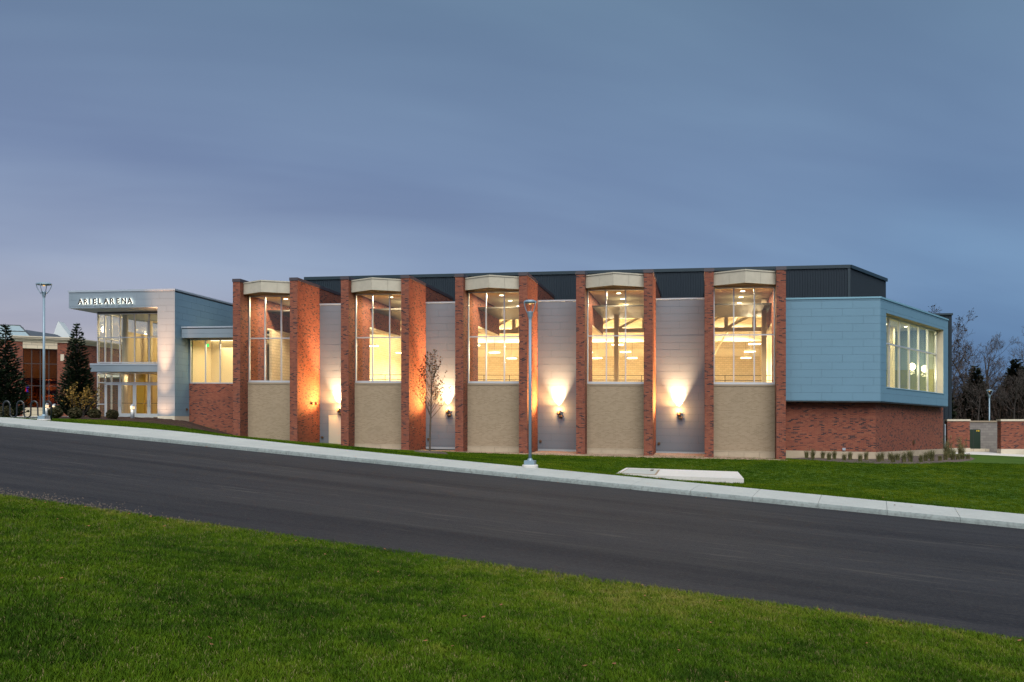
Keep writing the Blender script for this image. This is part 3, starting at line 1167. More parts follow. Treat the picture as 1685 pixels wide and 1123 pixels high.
# door in the first recess
xa = -4 * PITCH
xb = xa + PITCH - BAYW
door = bp('door', MB().box(xa + 0.76, xb - 0.42, YG - 0.0, YG + 0.028, 0.10, 2.24), 'door_paint', label='cream steel door under the first wall lamp')
fr = MB()
fr.box(xa + 0.67, xa + 0.755, YG - 0.02, YG + 0.029, 0.10, 2.315)
fr.box(xa + 0.756, xb - 0.002, YG - 0.02, YG + 0.029, 2.245, 2.315)
bp('door_frame', fr, 'door_paint', door)
bp('door_leaf', MB().box(xb - 0.415, xb - 0.003, YG - 0.0, YG + 0.028, 0.10, 2.24), 'door_paint', door)
h = MB().box(xb - 0.60, xb - 0.56, YG - 0.03, YG - 0.002, 0.98, 1.28)
h.tube([(xb - 0.58, YG - 0.06, 1.04), (xb - 0.72, YG - 0.06, 1.04)], 0.014, 6)
h.box(xb - 0.41, xb - 0.37, YG - 0.03, YG - 0.002, 1.02, 1.2)
bp('handle', h, 'dark_metal', door)
sp = MB()
for yy in (2.09, 2.76):
    sp.lathe([(0.02, 0), (0.10, 0.02), (0.10, 0.10), (0.06, 0.16)], (0, 0, 0), 12)
    k = len(sp.v) - 48
    for j in range(k, len(sp.v)):
        x, y, z = sp.v[j]
        sp.v[j] = (xa + z - 0.0, yy + y, 3.1 + x)
bp('standpipe', sp, 'bronze')

# --- dark ribbed upper volume
YD = 10.05


def ribbed(name, o, u, nrm, L, z0, z1, pitch=0.17, parent=B, m='dark_ribbed'):
    mb = MB()
    mb.obox(o, u, nrm, 0, L, -0.2, 0.0, z0, z1)
    q = 0.05
    while q < L - 0.1:
        def P(a, b, z):
            return (o[0] + u[0] * a + nrm[0] * b, o[1] + u[1] * a + nrm[1] * b, z)
        w1, w0, dpt = 0.035, 0.065, 0.035
        c = q + w0 / 2
        A = [P(c - w0 / 2, 0.001, z0), P(c - w1 / 2, dpt, z0), P(c + w1 / 2, dpt, z0), P(c + w0 / 2, 0.001, z0)]
        T = [P(c - w0 / 2, 0.001, z1), P(c - w1 / 2, dpt, z1), P(c + w1 / 2, dpt, z1), P(c + w0 / 2, 0.001, z1)]
        for k in range(3):
            mb.poly(A[k], A[k + 1], T[k + 1], T[k])
        q += pitch
    return bp(name, mb, m, parent)


DX, DY = math.sin(0.5032), math.cos(0.5032)
uw = ribbed('upper_wall', (-34.5, YD), (1, 0), (0, -1), 39.46, 9.6, 12.70)
bp('roof_fascia', MB().box(-34.6, 5.02, YD - 0.10, YD + 0.3, 12.703, 12.93), 'ribbed_trim', uw)
bp('corner_trim', MB().box(4.86, 5.02, YD - 0.07, YD + 0.05, 9.6, 12.70), 'ribbed_trim', uw)
cw = ribbed('upper_side_wall', (5.02, YD + 0.02), (DX, DY), (DY, -DX), 7.1, 9.5, 12.70)
bp('roof_fascia', MB().obox((5.03, YD), (DX, DY), (DY, -DX), 0, 7.16, -0.3, 0.10, 12.703, 12.93), 'ribbed_trim', cw)
bp('main_roof', MB().prism([(-34.4, YD + 0.3), (4.7, YD + 0.3), (8.2, 16.4), (8.2, 40), (-34.4, 40)], 12.62, 12.72), 'dark_ribbed')
bp('west_wall', MB().box(-34.6, -34.3, YD + 0.01, 40, 3, 12.7), 'dark_ribbed')
bp('low_roof', MB().box(-34.9, 3.6, YG + 0.26, YD - 0.02, 9.50, 9.60), 'dark_metal')
sc = MB()
for i in range(1, 5):
    sc.box(-(4 - i) * PITCH - BAYW - 0.45, -(4 - i) * PITCH - BAYW - 0.08, YD - 0.35, YD - 0.1, 9.95, 10.2)
bp('scupper', sc, 'dark_metal')

# --- blue wing
YB = 1.9
CX, CY = 5.4656, 1.9
ZT, ZB = 9.64, 3.522
front = bp('wing_wall', MB().box(0.0, CX - 0.05, YB + 0.032, YB + 0.3, ZB, 9.55), 'panel_joint')
coursed_panels(front, 'blue_panel', 'blue_panel', (0, YB), (1, 0), (0, -1), 0.005, CX - 0.001, ZB, 9.53, 9.422, 0.454, holes=())
coursed_panels(front, 'blue_panel', 'blue_panel', (0, YB), (1, 0), (0, -1), 0.005, CX - 0.001, 9.425, 9.53, 9.53, 1.03, course=0.2)
bp('cap_flashing', MB().box(0.0, CX + 0.03, YB - 0.05, YB + 0.35, 9.535, ZT), 'blue_flashing', front)
U = (DX, DY)
NO = (DY, -DX)
LW = 13.73
W0, W1, WZ0, WZ1 = 0.99, 12.66, 4.39, 8.78
bk = MB()
bk.obox((CX, CY), U, NO, 0.02, W0 - 0.03, -0.3, -0.032, ZB, 9.55)
bk.obox((CX, CY), U, NO, W1 + 0.03, LW, -0.3, -0.032, ZB, 9.55)
bk.obox((CX, CY), U, NO, W0 - 0.03, W1 + 0.03, -0.3, -0.032, ZB, WZ0 - 0.03)
bk.obox((CX, CY), U, NO, W0 - 0.03, W1 + 0.03, -0.3, -0.032, WZ1 + 0.03, 9.55)
sidew = bp('wing_side_wall', bk, 'panel_joint')
coursed_panels(sidew, 'blue_panel', 'blue_panel', (CX, CY), U, NO, 0.003, LW, ZB, 9.422, 9.422, 0.55, width=1.742, holes=[(W0, W1, WZ0, WZ1)])
coursed_panels(sidew, 'blue_panel', 'blue_panel', (CX, CY), U, NO, 0.003, LW, 9.425, 9.53, 9.53, 0.2, course=0.2)
bp('cap_flashing', MB().obox((CX, CY), U, NO, 0.0, LW + 0.02, -0.35, 0.05, 9.535, ZT), 'blue_flashing', sidew)
# recessed window with a pale reveal
rv = MB()
rd = 0.45
rv.obox((CX, CY), U, NO, W0 - 0.03, W0 - 0.001, -rd - 0.15, -0.031, WZ0, WZ1)
rv.obox((CX, CY), U, NO, W1 + 0.001, W1 + 0.03, -rd - 0.15, -0.031, WZ0, WZ1)
rv.obox((CX, CY), U, NO, W0 - 0.03, W1 + 0.03, -rd - 0.15, -0.031, WZ1 + 0.001, WZ1 + 0.03)
rv.obox((CX, CY), U, NO, W0 - 0.03, W1 + 0.03, -rd - 0.15, -0.031, WZ0 - 0.03, WZ0 - 0.001)
bp('window_reveal', rv, 'precast', sidew)
bp('wing_sill', MB().obox((CX, CY), U, NO, W0 - 0.02, W1 + 0.02, -0.029, 0.03, WZ0 - 0.045, WZ0 - 0.001), 'blue_flashing', sidew)
fr = MB()
fo = -rd
fr.obox((CX, CY), U, NO, W0, W1, fo - 0.13, fo, WZ0, WZ0 + 0.08)
fr.obox((CX, CY), U, NO, W0, W1, fo - 0.13, fo, WZ1 - 0.10, WZ1)
wwin = bp('wing_window', fr, 'aluminium')
ncol = 6
cw_ = (W1 - W0) / ncol
ml = MB()
for k in range(ncol + 1):
    q = W0 + k * cw_
    q = min(max(q, W0 + 0.035), W1 - 0.035)
    ml.obox((CX, CY), U, NO, q - 0.035, q + 0.035, fo - 0.128, fo + 0.004, WZ0 + 0.081, WZ1 - 0.101)
ZTW = 7.103
for k in range(ncol):
    qa = W0 + k * cw_ + (0.071 if k == 0 else 0.036)
    qb = W0 + (k + 1) * cw_ - (0.071 if k == ncol - 1 else 0.036)
    ml.obox((CX, CY), U, NO, qa, qb, fo - 0.12, fo, ZTW - 0.04, ZTW + 0.04)
    for za, zb in ((WZ0 + 0.082, ZTW - 0.041), (ZTW + 0.041, WZ1 - 0.102)):
        bp('pane', MB().obox((CX, CY), U, NO, qa, qb, fo - 0.07, fo - 0.058, za, zb), 'glass_reflective', wwin)
bp('mullion', ml, 'aluminium', wwin)
ee = (CX + DX * LW, CY + DY * LW)
bp('wing_soffit', MB().prism([(0.02, YB + 0.04), (CX - 0.03, YB + 0.04), (ee[0] - 0.05, ee[1] - 0.02), (ee[0] - 6, ee[1] + 3), (0.02, 9)], ZB - 0.07, ZB - 0.004), 'dark_metal')
bp('wing_roof', MB().prism([(0.02, YB + 0.36), (CX - 0.2, YB + 0.36), (ee[0] - 0.4, ee[1]), (ee[0] - 6, ee[1] + 3.2), (4.8, 10)], 9.35, 9.45), 'dark_metal')
b0 = (5.33, 2.6)
be = (12.0, 14.9)
bL = math.hypot(be[0] - b0[0], be[1] - b0[1])
bu = ((be[0] - b0[0]) / bL, (be[1] - b0[1]) / bL)
bn = (bu[1], -bu[0])
base = bp('wing_base', MB().prism([(0.01, 2.6), b0, be, (be[0] - 4, be[1] + 2.2), (0.01, 9)], 0.53, ZB - 0.075), 'red_brick', label='red brick base under the blue wing')
nst = 4
for k in range(nst):
    q = 5.3 / nst
    bp('base_stone', MB().box(0.01 + k * q + 0.004, 0.01 + (k + 1) * q - 0.004, 2.55, 2.9, GZ, 0.527), 'limestone', base)
nst = 9
for k in range(nst):
    q = (bL + 0.06) / nst
    bp('base_stone', MB().obox((b0[0] + 0.01, b0[1] - 0.03), bu, bn, k * q + 0.004, (k + 1) * q - 0.004, -0.3, 0.05, GZ, 0.527), 'limestone', base)
bx = MB().box(3.45, 3.62, 2.5, 2.598, 0.60, 0.74)
bp('outlet_box', bx, 'flashing', base)
bp('wall_hydrant', MB().obox(b0, bu, bn, 7.0, 7.2, 0.0, 0.12, 0.95, 1.18), 'bronze', base)

# --- dark stair tower behind the wing
tower = ribbed('stair_tower', (8.0, 24.2), (1, 0), (0, -1), 6.9, -0.3, 11.1, 0.30)
bp('tower_cap', MB().box(7.9, 14.96, 24.08, 30, 11.104, 11.26), 'ribbed_trim', tower)
bp('tower_side', MB().box(14.70, 14.90, 24.21, 30, -0.3, 11.1), 'dark_ribbed', tower)
bp('service_door', MB().box(12.62, 12.70, 17.55, 18.6, 0.15, 2.62), 'dark_metal', label='dark service door edge beside the wing')
bp('drain_pipe', MB().tube([(12.76, 17.5, 0.2), (12.76, 17.5, 2.3)], 0.05, 8), 'flashing')
bp('tower_link', MB().box(8.0, 12.6, 17.7, 24.0, -0.3, 9.3), 'dark_ribbed')

# --- link between the bays and the entrance
lk_ = bp('link_wall', MB().box(-40.29, -34.90, YG + 0.005, YG + 0.3, GZ, 4.45), 'red_brick', label='low red brick wall under the link windows')
fr = MB()
la, lb = -40.25, -36.84 + 1.93
lb = -34.93
fr.box(la, lb, YG + 0.02, YG + 0.14, 4.453, 4.53)
fr.box(la, lb, YG + 0.02, YG + 0.14, 7.50, 7.57)
lw_ = bp('link_window', fr, 'aluminium')
lx = [-40.215, -39.034, -37.901, -36.80, -35.8, -34.96]
ml = MB()
for q in lx:
    ml.box(q - 0.033, q + 0.033, YG + 0.016, YG + 0.138, 4.531, 7.499)
for p_, q_ in zip(lx, lx[1:]):
    bp('pane', MB().box(p_ + 0.034, q_ - 0.034, YG + 0.07, YG + 0.082, 4.532, 7.498), 'glass', lw_)
bp('mullion', ml, 'aluminium', lw_)
YC = 2.35
lc = bp('link_canopy', MB().box(-40.15, -34.93, YC + 0.035, YG + 0.4, 7.60, 8.26), 'panel_joint')
coursed_panels(lc, 'canopy_panel', 'silver_panel', (0, YC), (1, 0), (0, -1), -40.176, -34.93, 7.575, 8.26, 8.20, 0.6, course=0.33)
bp('cap_flashing', MB().box(-40.2, -34.93, YC - 0.04, YG + 0.5, 8.262, 8.36), 'flashing', lc)
bp('canopy_side', MB().box(-40.19, -40.151, YC + 0.004, YG + 0.4, 7.575, 8.26), 'silver_panel', lc)

# --- entrance pavilion
PX0, PX1, PY = -48.67, -40.29, 1.7
CXL = -41.64
pw = MB()
pw.box(PX0 + 0.03, PX1 - 0.03, PY + 0.032, PY + 0.3, 9.70, 10.80)
pw.box(CXL + 0.03, PX1 - 0.03, PY + 0.032, PY + 0.3, 2.15, 9.70)
ew = bp('entrance_wall', pw, 'panel_joint')
coursed_panels(ew, 'silver_panel', 'silver_panel', (0, PY), (1, 0), (0, -1), PX0, PX1, 2.12, 10.78, 10.68, 0.31, holes=[(PX0 - 1, CXL, 0, 9.66)])
coursed_panels(ew, 'silver_panel', 'silver_panel', (0, PY), (1, 0), (0, -1), PX0, PX1, 10.683, 10.78, 10.78, 1.2, course=0.2)
bp('cap_flashing', MB().box(PX0 - 0.03, PX1 + 0.03, PY - 0.04, PY + 0.4, 10.785, 10.91), 'flashing', ew)
bp('base_stone', MB().box(CXL - 0.01, PX1 + 0.01, PY - 0.03, PY + 0.3, GZ, 2.117), 'concrete_new' if False else 'trim_stone', ew)
sw = bp('entrance_side_wall', MB().box(PX1 - 0.3, PX1 - 0.031, PY + 0.31, 26, 1.9, 10.75), 'panel_joint')
coursed_panels(sw, 'blue_panel', 'blue_panel_lit', (PX1, PY), (0, 1), (1, 0), 0.0, 9.5, 2.12, 10.78, 10.68, 0.9)
bp('cap_flashing', MB().box(PX1 - 0.35, PX1 + 0.035, PY + 0.401, 26, 10.785, 10.91), 'flashing', sw)
bp('base_stone', MB().box(PX1 - 0.28, PX1 + 0.012, PY + 0.301, YG, GZ, 2.117), 'trim_stone', sw)
bp('faucet', MB().box(PX1, PX1 + 0.1, YG - 0.42, YG - 0.3, 2.55, 2.68), 'bronze', sw)
YE = 3.9
bp('entrance_soffit', MB().box(PX0 + 0.0, CXL - 0.002, PY + 0.002, YE + 6, 9.655, 9.695), 'flashing')
bp('entrance_roof', MB().box(PX0, PX1 - 0.36, PY + 0.41, 26, 10.62, 10.74), 'dark_metal')
bp('entrance_parapet', MB().box(PX0, PX0 + 0.25, PY + 0.302, 26, 9.70, 10.78), 'silver_panel')
# curtain wall: upper lights
GX0 = -48.03
cols = [GX0, -47.403, -46.174, -44.98, -43.795, -42.25]


def curtain(name, cols, zs, y, mw=0.06, door_cols=()):
    fr = MB()
    for zz in zs:
        fr.box(cols[0] - mw / 2, cols[-1] + mw / 2, y, y + 0.12, zz - mw / 2, zz + mw / 2)
    w_ = bp(name, fr, 'aluminium')
    ml = MB()
    for q in cols:
        for za, zb in zip(zs, zs[1:]):
            ml.box(q - mw / 2, q + mw / 2, y + 0.001, y + 0.121, za + mw / 2 + 0.001, zb - mw / 2 - 0.001)
    bp('mullion', ml, 'aluminium', w_)
    for p_, q_ in zip(cols, cols[1:]):
        for za, zb in zip(zs, zs[1:]):
            if (p_, za) in door_cols:
                continue
            bp('pane', MB().box(p_ + mw / 2, q_ - mw / 2, y + 0.05, y + 0.062, za + mw / 2, zb - mw / 2), 'glass', w_)
    return w_


curtain('entrance_glazing', cols + [-41.66], [5.98, 7.80, 9.50], YE)
bp('glazing_head', MB().box(GX0, CXL - 0.005, YE + 0.0, YE + 0.12, 9.532, 9.653), 'dark_metal')
curtain('entrance_screen', cols + [-41.66], [1.98, 4.51, 5.20], YE, door_cols=[(q, 1.98) for q in cols])
sl = MB()
sl.box(GX0 + 0.03, -47.433, YE + 0.002, YE + 0.118, 2.90, 2.96)
sideL = bp('sidelight', sl, 'aluminium')
bp('pane', MB().box(GX0 + 0.03, -47.433, YE + 0.05, YE + 0.062, 2.961, 4.479), 'glass', sideL)
bp('pane', MB().box(GX0 + 0.03, -47.433, YE + 0.05, YE + 0.062, 2.011, 2.899), 'glass', sideL)
for k, (p_, q_) in enumerate(((-47.36, -46.19), (-46.16, -44.99), (-44.95, -43.81), (-43.78, -42.28))):
    d_ = MB()
    sw_ = 0.115
    d_.box(p_, p_ + sw_, YE - 0.01, YE + 0.05, 2.02, 4.46)
    d_.box(q_ - sw_, q_, YE - 0.01, YE + 0.05, 2.02, 4.46)
    d_.box(p_ + sw_, q_ - sw_, YE - 0.01, YE + 0.05, 4.33, 4.46)
    d_.box(p_ + sw_, q_ - sw_, YE - 0.01, YE + 0.05, 2.02, 2.28)
    dr = bp('entrance_door', d_, 'aluminium')
    bp('pane', MB().box(p_ + sw_, q_ - sw_, YE + 0.015, YE + 0.027, 2.281, 4.329), 'glass', dr)
    hx = q_ - 0.06 if k % 2 == 0 else p_ + 0.06
    bp('handle', MB().tube([(hx, YE - 0.07, 2.75), (hx, YE - 0.07, 3.25)], 0.022, 6).box(hx - 0.015, hx + 0.015, YE - 0.07, YE - 0.01, 2.80, 2.84), 'flashing', dr)
    bp('push_bar', MB().tube([(p_ + sw_, YE + 0.09, 3.02), (q_ - sw_, YE + 0.09, 3.02)], 0.02, 6), 'dark_metal', dr)
YN = 2.6
ec = bp('entrance_canopy', MB().box(-47.62, CXL - 0.003, YN + 0.035, YE - 0.002, 5.25, 5.80), 'panel_joint')
bp('fascia_panel', MB().box(-47.622, CXL - 0.003, YN, YN + 0.03, 5.23, 5.69), 'silver_panel', ec)
bp('cap_flashing', MB().box(-47.65, CXL - 0.003, YN - 0.03, YE - 0.002, 5.695, 5.80 + 0.02), 'flashing', ec)
bp('canopy_side', MB().box(-47.655, -47.623, YN + 0.001, YE - 0.002, 5.23, 5.69), 'silver_panel', ec)
# west side of the pavilion: glass, then a wall with clerestory
WX = GX0
ws = MB()
for yy in (4.05, 5.5, 6.9):
    ws.box(WX - 0.06, WX + 0.06, yy - 0.03, yy + 0.03, 2.0, 9.64)
for zz in (2.0, 4.5, 5.2, 7.8, 9.6):
    ws.box(WX - 0.055, WX + 0.055, 4.081, 6.869, zz - 0.03, zz + 0.03)
wsd = bp('west_glazing', ws, 'aluminium')
for ya, yb in ((4.081, 5.469), (5.531, 6.869)):
    for za, zb in ((2.03, 4.47), (4.53, 5.17), (5.23, 7.77), (7.83, 9.57)):
        bp('pane', MB().box(WX - 0.006, WX + 0.006, ya, yb, za, zb), 'glass', wsd)
bp('west_wall', MB().box(WX - 0.15, WX + 0.12, 6.94, 24, 1.9, 8.57), 'cream_paint')
cl = MB()
for yy in (7.0, 10.4, 13.8, 17.2, 20.6, 24):
    cl.box(WX - 0.05, WX + 0.05, yy - 0.04, yy + 0.04, 8.60, 9.64)
clr = bp('clerestory', cl, 'aluminium')
for ya in (7.0, 10.4, 13.8, 17.2, 20.6):
    bp('pane', MB().box(WX - 0.006, WX + 0.006, ya + 0.045, ya + 3.355, 8.60, 9.64), 'glass', clr)
for x_, y_ in ((-47.2, 6.0), (-47.3, 9.2), (-46.4, 12.5), (-45.2, 10.5)):
    bp('inner_column', MB().tube([(x_, y_, 1.95), (x_, y_, 9.62)], 0.19, 14), 'steel_paint', smooth=True)
bp('lobby_floor', MB().box(GX0 + 0.14, PX1 - 0.31, YE + 0.13, 24, 1.80, 1.955), 'floor_dark')
bp('lobby_ceiling', MB().box(GX0 + 0.14, PX1 - 0.31, 9.91, 24, 9.62, 9.70), 'ceiling_paint')
bp('lobby_back_wall', MB().box(GX0, PX1 - 0.31, 24.0, 24.2, 1.9, 9.7), 'cream_paint')
bp('lobby_side_wall', MB().box(PX1 - 0.42, PX1 - 0.31, YE + 0.13, 24, 1.96, 9.61), 'cream_paint')
# vestibule below the balcony
bp('vestibule_ceiling', MB().box(GX0 + 0.2, PX1 - 0.43, YE + 0.14, 8.0, 5.3, 5.5), 'cream_paint')
bp('vestibule_wall', MB().box(-44.9, -42.6, 8.0, 8.2, 1.96, 5.3), 'cream_paint')
bp('vestibule_partition', MB().box(-47.7, -46.6, 7.4, 7.6, 1.96, 5.3), 'ochre_paint')
bp('display_board', MB().box(-43.1, -42.3, 6.9, 7.0, 2.1, 4.2), 'red_board')

# --- interior of the arena
def flat_thing(name, mb, m, **kw):
    return bp(name, mb, m, **kw)


tf = MB().box(-34.3, 0.7, YG + 0.30, 36, 4.15, 4.35)
for i in range(5):
    x0 = -(4 - i) * PITCH
    tf.box(x0 - BAYW + PW + 0.003, x0 - PW - 0.003, YW + 0.21, YG + 0.298, 4.15, 4.349)
bp('track_floor', tf, 'floor_dark')
cm = MB()
for i in range(5):
    x0 = -(4 - i) * PITCH
    cm.box(x0 - BAYW + PW + 0.003, x0 - PW - 0.003, YW + 0.30, FIN_END - 0.02, 10.265, 10.34)
for i in range(4):
    xa = -(4 - i) * PITCH
    cm.box(xa + 0.004, xa + PITCH - BAYW - 0.004, YG + 0.27, FIN_END - 0.02, 9.38, 9.46)
cm.box(0.02, 3.4, 3.0, FIN_END - 0.02, 9.0, 9.08)
bp('bay_ceiling', cm, 'ceiling_paint')
ci = MB()
for i in range(4):
    xa = -(4 - i) * PITCH
    ci.box(xa + 0.004, xa + PITCH - BAYW - 0.004, YG + 0.26, YG + 0.29, 4.36, 9.37)
bp('inner_lining', ci, 'block_wall')
bp('gym_ceiling', MB().box(-34.2, 4.6, YD + 0.35, 38, 12.50, 12.58), 'ceiling_paint')
bp('gym_front_wall', MB().box(-34.2, 4.6, YD + 0.22, YD + 0.34, 10.15, 12.48), 'cream_paint')
bp('gym_back_wall', MB().box(-34.2, 8.0, 38.0, 38.2, 2.0, 12.6), 'block_wall')
bp('gym_back_band', MB().box(-34.2, 8.0, 37.9, 37.99, 8.9, 9.6), 'white_steel')
bp('gym_west_wall', MB().box(-34.28, -34.1, 10.4, 38, 4.36, 12.4).box(-34.3, -34.12, 3.8, 10.39, 4.36, 8.2), 'block_wall')
bp('gym_east_wall', MB().box(0.75, 0.95, 10.4, 38, 4.36, 12.4).box(0.75, 0.93, 3.8, 10.39, 4.36, 8.9), 'block_wall')
gd = MB()
YT = 10.75
zt0, zt1 = 8.55, 10.05
gd.box(-34.0, 0.6, YT - 0.14, YT + 0.14, zt1 - 0.28, zt1)
gd.box(-34.0, 0.6, YT - 0.14, YT + 0.14, zt0, zt0 + 0.30)
xq = -33.5
k = 0
while xq < 0.5:
    gd.box(xq - 0.13, xq + 0.13, YT - 0.12, YT + 0.12, zt0 + 0.301, zt1 - 0.281)
    if xq + 1.9 < 0.6:
        za, zb = (zt0 + 0.3, zt1 - 0.28)
        gd.tube([(xq + 0.12, YT, za + 0.02), (xq + 1.78, YT, zb - 0.02)], 0.10, 4, False)
    xq += 1.9
    k += 1
bp('transfer_truss', gd, 'steel_paint')
jo = MB()
for k in range(14):
    x = -33 + k * 2.55
    jo.box(x - 0.05, x + 0.05, YD + 0.4, 37.9, 12.36, 12.44)
    jo.box(x - 0.05, x + 0.05, YD + 0.4, 37.9, 11.60, 11.68)
    y = YD + 0.6
    up = True
    while y < 36.5:
        jo.tube([(x, y, 11.66 if up else 12.38), (x, y + 1.0, 12.38 if up else 11.66)], 0.03, 4, False)
        y += 1.0
        up = not up
bp('roof_joist', jo, 'white_steel', stuff=True)
b2 = MB()
for yy, za, zb in ((17.0, 10.6, 11.3), (24.0, 10.4, 11.3), (31.0, 10.2, 11.2)):
    b2.box(-34, 0.7, yy - 0.12, yy + 0.12, za, zb)
bp('roof_beam', b2, 'steel_paint')
du = MB()
for yy, zz in ((20.5, 10.2), (28, 9.9)):
    du.tube([(-33, yy, zz), (0.5, yy, zz)], 0.45, 12)
bp('air_duct', du, 'white_steel', smooth=True)
rl = MB()
yr = 9.6
for zz in (4.62, 4.85, 5.08, 5.42):
    rl.tube([(-34, yr, zz), (0.6, yr, zz)], 0.02, 5)
x = -33.6
while x < 0.6:
    rl.tube([(x, yr, 4.35), (x, yr, 5.44)], 0.025, 5)
    x += 1.9
bp('railing', rl, 'dark_metal')
bp('hoop_brace', MB().tube([(-5.5, 16, 4.6), (-1.6, 14.5, 11.2)], 0.07, 6).tube([(-8, 17, 7.6), (-3.3, 15.2, 8.3)], 0.05, 6), 'white_steel')
# end of the running track beyond the first bay
bp('track_end_wall', MB().box(-33.9, -29.9, 9.0, 9.15, 4.36, 10.2), 'cream_paint')
bp('track_door', MB().box(-31.55, -30.65, 8.93, 8.99, 4.36, 6.55), 'ochre_paint')
bp('notice_board', MB().box(-33.0, -32.5, 8.94, 8.99, 5.2, 6.2), 'steel_paint')
bp('track_mid_wall', MB().box(-26.2, -23.4, 11.5, 11.65, 4.36, 8.3), 'block_wall')
bp('track_column', MB().box(-10.7, -10.4, 8.2, 8.5, 4.36, 10.2).box(-0.95, -0.65, 6.4, 6.7, 4.36, 10.2), 'steel_paint')
# room behind the wing window
ws_ = MB()
ws_.prism([(1.0, 3.0), (5.0, 3.0), (ee[0] - 0.8, ee[1] - 0.2), (6.5, 17.0), (1.0, 12)], 4.15, 4.3)
bp('wing_floor', ws_, 'floor_dark')
bp('wing_ceiling', MB().prism([(1.0, 3.0), (5.0, 3.0), (ee[0] - 0.8, ee[1] - 0.2), (6.5, 17.0), (1.0, 12)], 8.86, 8.94), 'gable_panel')
bp('wing_back_wall', MB().obox((CX, CY), U, NO, -1.0, 13.6, -5.3, -5.1, 4.31, 8.85), 'gable_panel')
bp('wing_reflection_band', MB().obox((CX, CY), U, NO, -1.0, 12.7, -5.09, -5.0, 4.31, 6.3), 'olive_reflection')  # olive band painted for greenery reflected in the window
bp('wing_end_wall', MB().obox((CX, CY), U, NO, 12.75, 12.9, -5.0, -0.65, 4.31, 8.85), 'teal_reflection')
bp('end_reflection_band', MB().obox((CX, CY), U, NO, 12.70, 12.748, -4.99, -0.66, 4.31, 6.1), 'olive_reflection')  # the painted olive reflection carried on across the end wall
cc = MB()
for q in (2.0, 5.6, 9.2):
    cc.obox((CX, CY), U, NO, q, q + 0.35, -2.6, -2.25, 4.31, 8.85)
bp('wing_column', cc, 'cream_paint')
bp('wing_partition', MB().obox((CX, CY), U, NO, 0.2, 0.5, -5.0, -0.7, 4.31, 8.85), 'cream_paint')
# link interior
bp('link_back_wall', MB().box(-40.2, -34.95, 6.2, 6.35, 2, 8.2), 'cream_paint')
bp('link_ceiling', MB().box(-40.2, -34.95, YG + 0.15, 6.2, 7.85, 7.93), 'ceiling_paint')
bp('link_side_wall', MB().box(-40.28, -40.2, YG + 0.31, 6.2, 2, 7.84).box(-34.99, -34.95, YG + 0.31, 6.2, 2, 7.84), 'cream_paint')
bp('link_floor', MB().box(-40.2, -34.99, YG + 0.31, 6.2, 3.7, 3.8), 'floor_dark')
bp('cove_light', MB().box(-40.1, -35.0, 5.95, 6.05, 7.70, 7.76), 'cove')


# ------------------------------------------------------------------ lights of the building
def lamp(name, typ, loc, energy, color, parent=None, **kw):
    l = bpy.data.lights.new(name, typ)
    l.energy = energy
    l.color = color
    for k, v in kw.items():
        setattr(l, k, v)
    o = bpy.data.objects.new(name, l)
    COL.objects.link(o)
    if parent is not None:
        o.parent = parent
        o.location = Vector(loc) - WLOC[parent.name]
    else:
        o.location = loc
    return o


WARM = (1.0, 0.80, 0.52)
AMB = (1.0, 0.57, 0.27)


def rot_to(o, d):
    o.rotation_euler = Vector(d).to_track_quat('-Z', 'Y').to_euler()


# uplights on the recess walls
names = ['in the first recess, above the cream door', 'in the second recess, behind the young tree',
         'in the third recess, right of the tall lamp post', 'in the fourth recess, next to the rightmost bays']
for i in range(4):
    X = [-28.84, -21.16, -13.69, -6.08][i]
    z = 2.55 + KS * X
    t = thing('wall_lamp', (X, YG - 0.02, z), 'bronze wall spotlight shining up ' + names[i], 'wall lamp', 'uplights on the grey recess walls')
    yb = YG - 0.03
    part('mount_box', MB().box(X - 0.07, X + 0.15, yb - 0.14, yb, z - 0.17, z - 0.02), 'bronze', t)
    part('arm', MB().tube([(X + 0.02, yb - 0.10, z - 0.02), (X - 0.02, yb - 0.22, z + 0.06)], 0.03, 6), 'bronze', t)
    hd = MB().tube([(X - 0.06, yb - 0.24, z + 0.0), (X - 0.06, yb - 0.23, z + 0.06), (X - 0.06, yb - 0.20, z + 0.24)], [0.06, 0.095, 0.105], 12)
    head = part('lamp_head', hd, 'bronze', t, smooth=False)
    part('lens', MB().tube([(X - 0.06, yb - 0.20, z + 0.242), (X - 0.06, yb - 0.20, z + 0.247)], [0.09, 0.09], 12), 'lamp_warm', head)
    part('indicator', MB().box(X - 0.03, X + 0.0, yb - 0.146, yb - 0.141, z - 0.10, z - 0.07).box(X + 0.07, X + 0.10, yb - 0.146, yb - 0.141, z - 0.10, z - 0.07), 'lamp_small', t)
    l = lamp('spot_beam', 'SPOT', (X - 0.06, yb - 0.20, z + 0.28), 3300, AMB, t, spot_size=R(68), spot_blend=1.0, shadow_soft_size=0.05)
    rot_to(l, (-0.03, -0.02, 1))
    l = lamp('spot_side', 'SPOT', (X - 0.08, yb - 0.24, z + 0.29), 1250, (1.0, 0.45, 0.13), t, spot_size=R(132), spot_blend=1.0, shadow_soft_size=0.05)
    rot_to(l, (-1.0, -1.15, 1.55))
    lamp('fin_fill', 'POINT', (X - 0.10, yb - 0.42, z + 0.32), 45, (1.0, 0.47, 0.15), t, shadow_soft_size=0.06)  # added fill light in front of the lens, brightens the lower fins

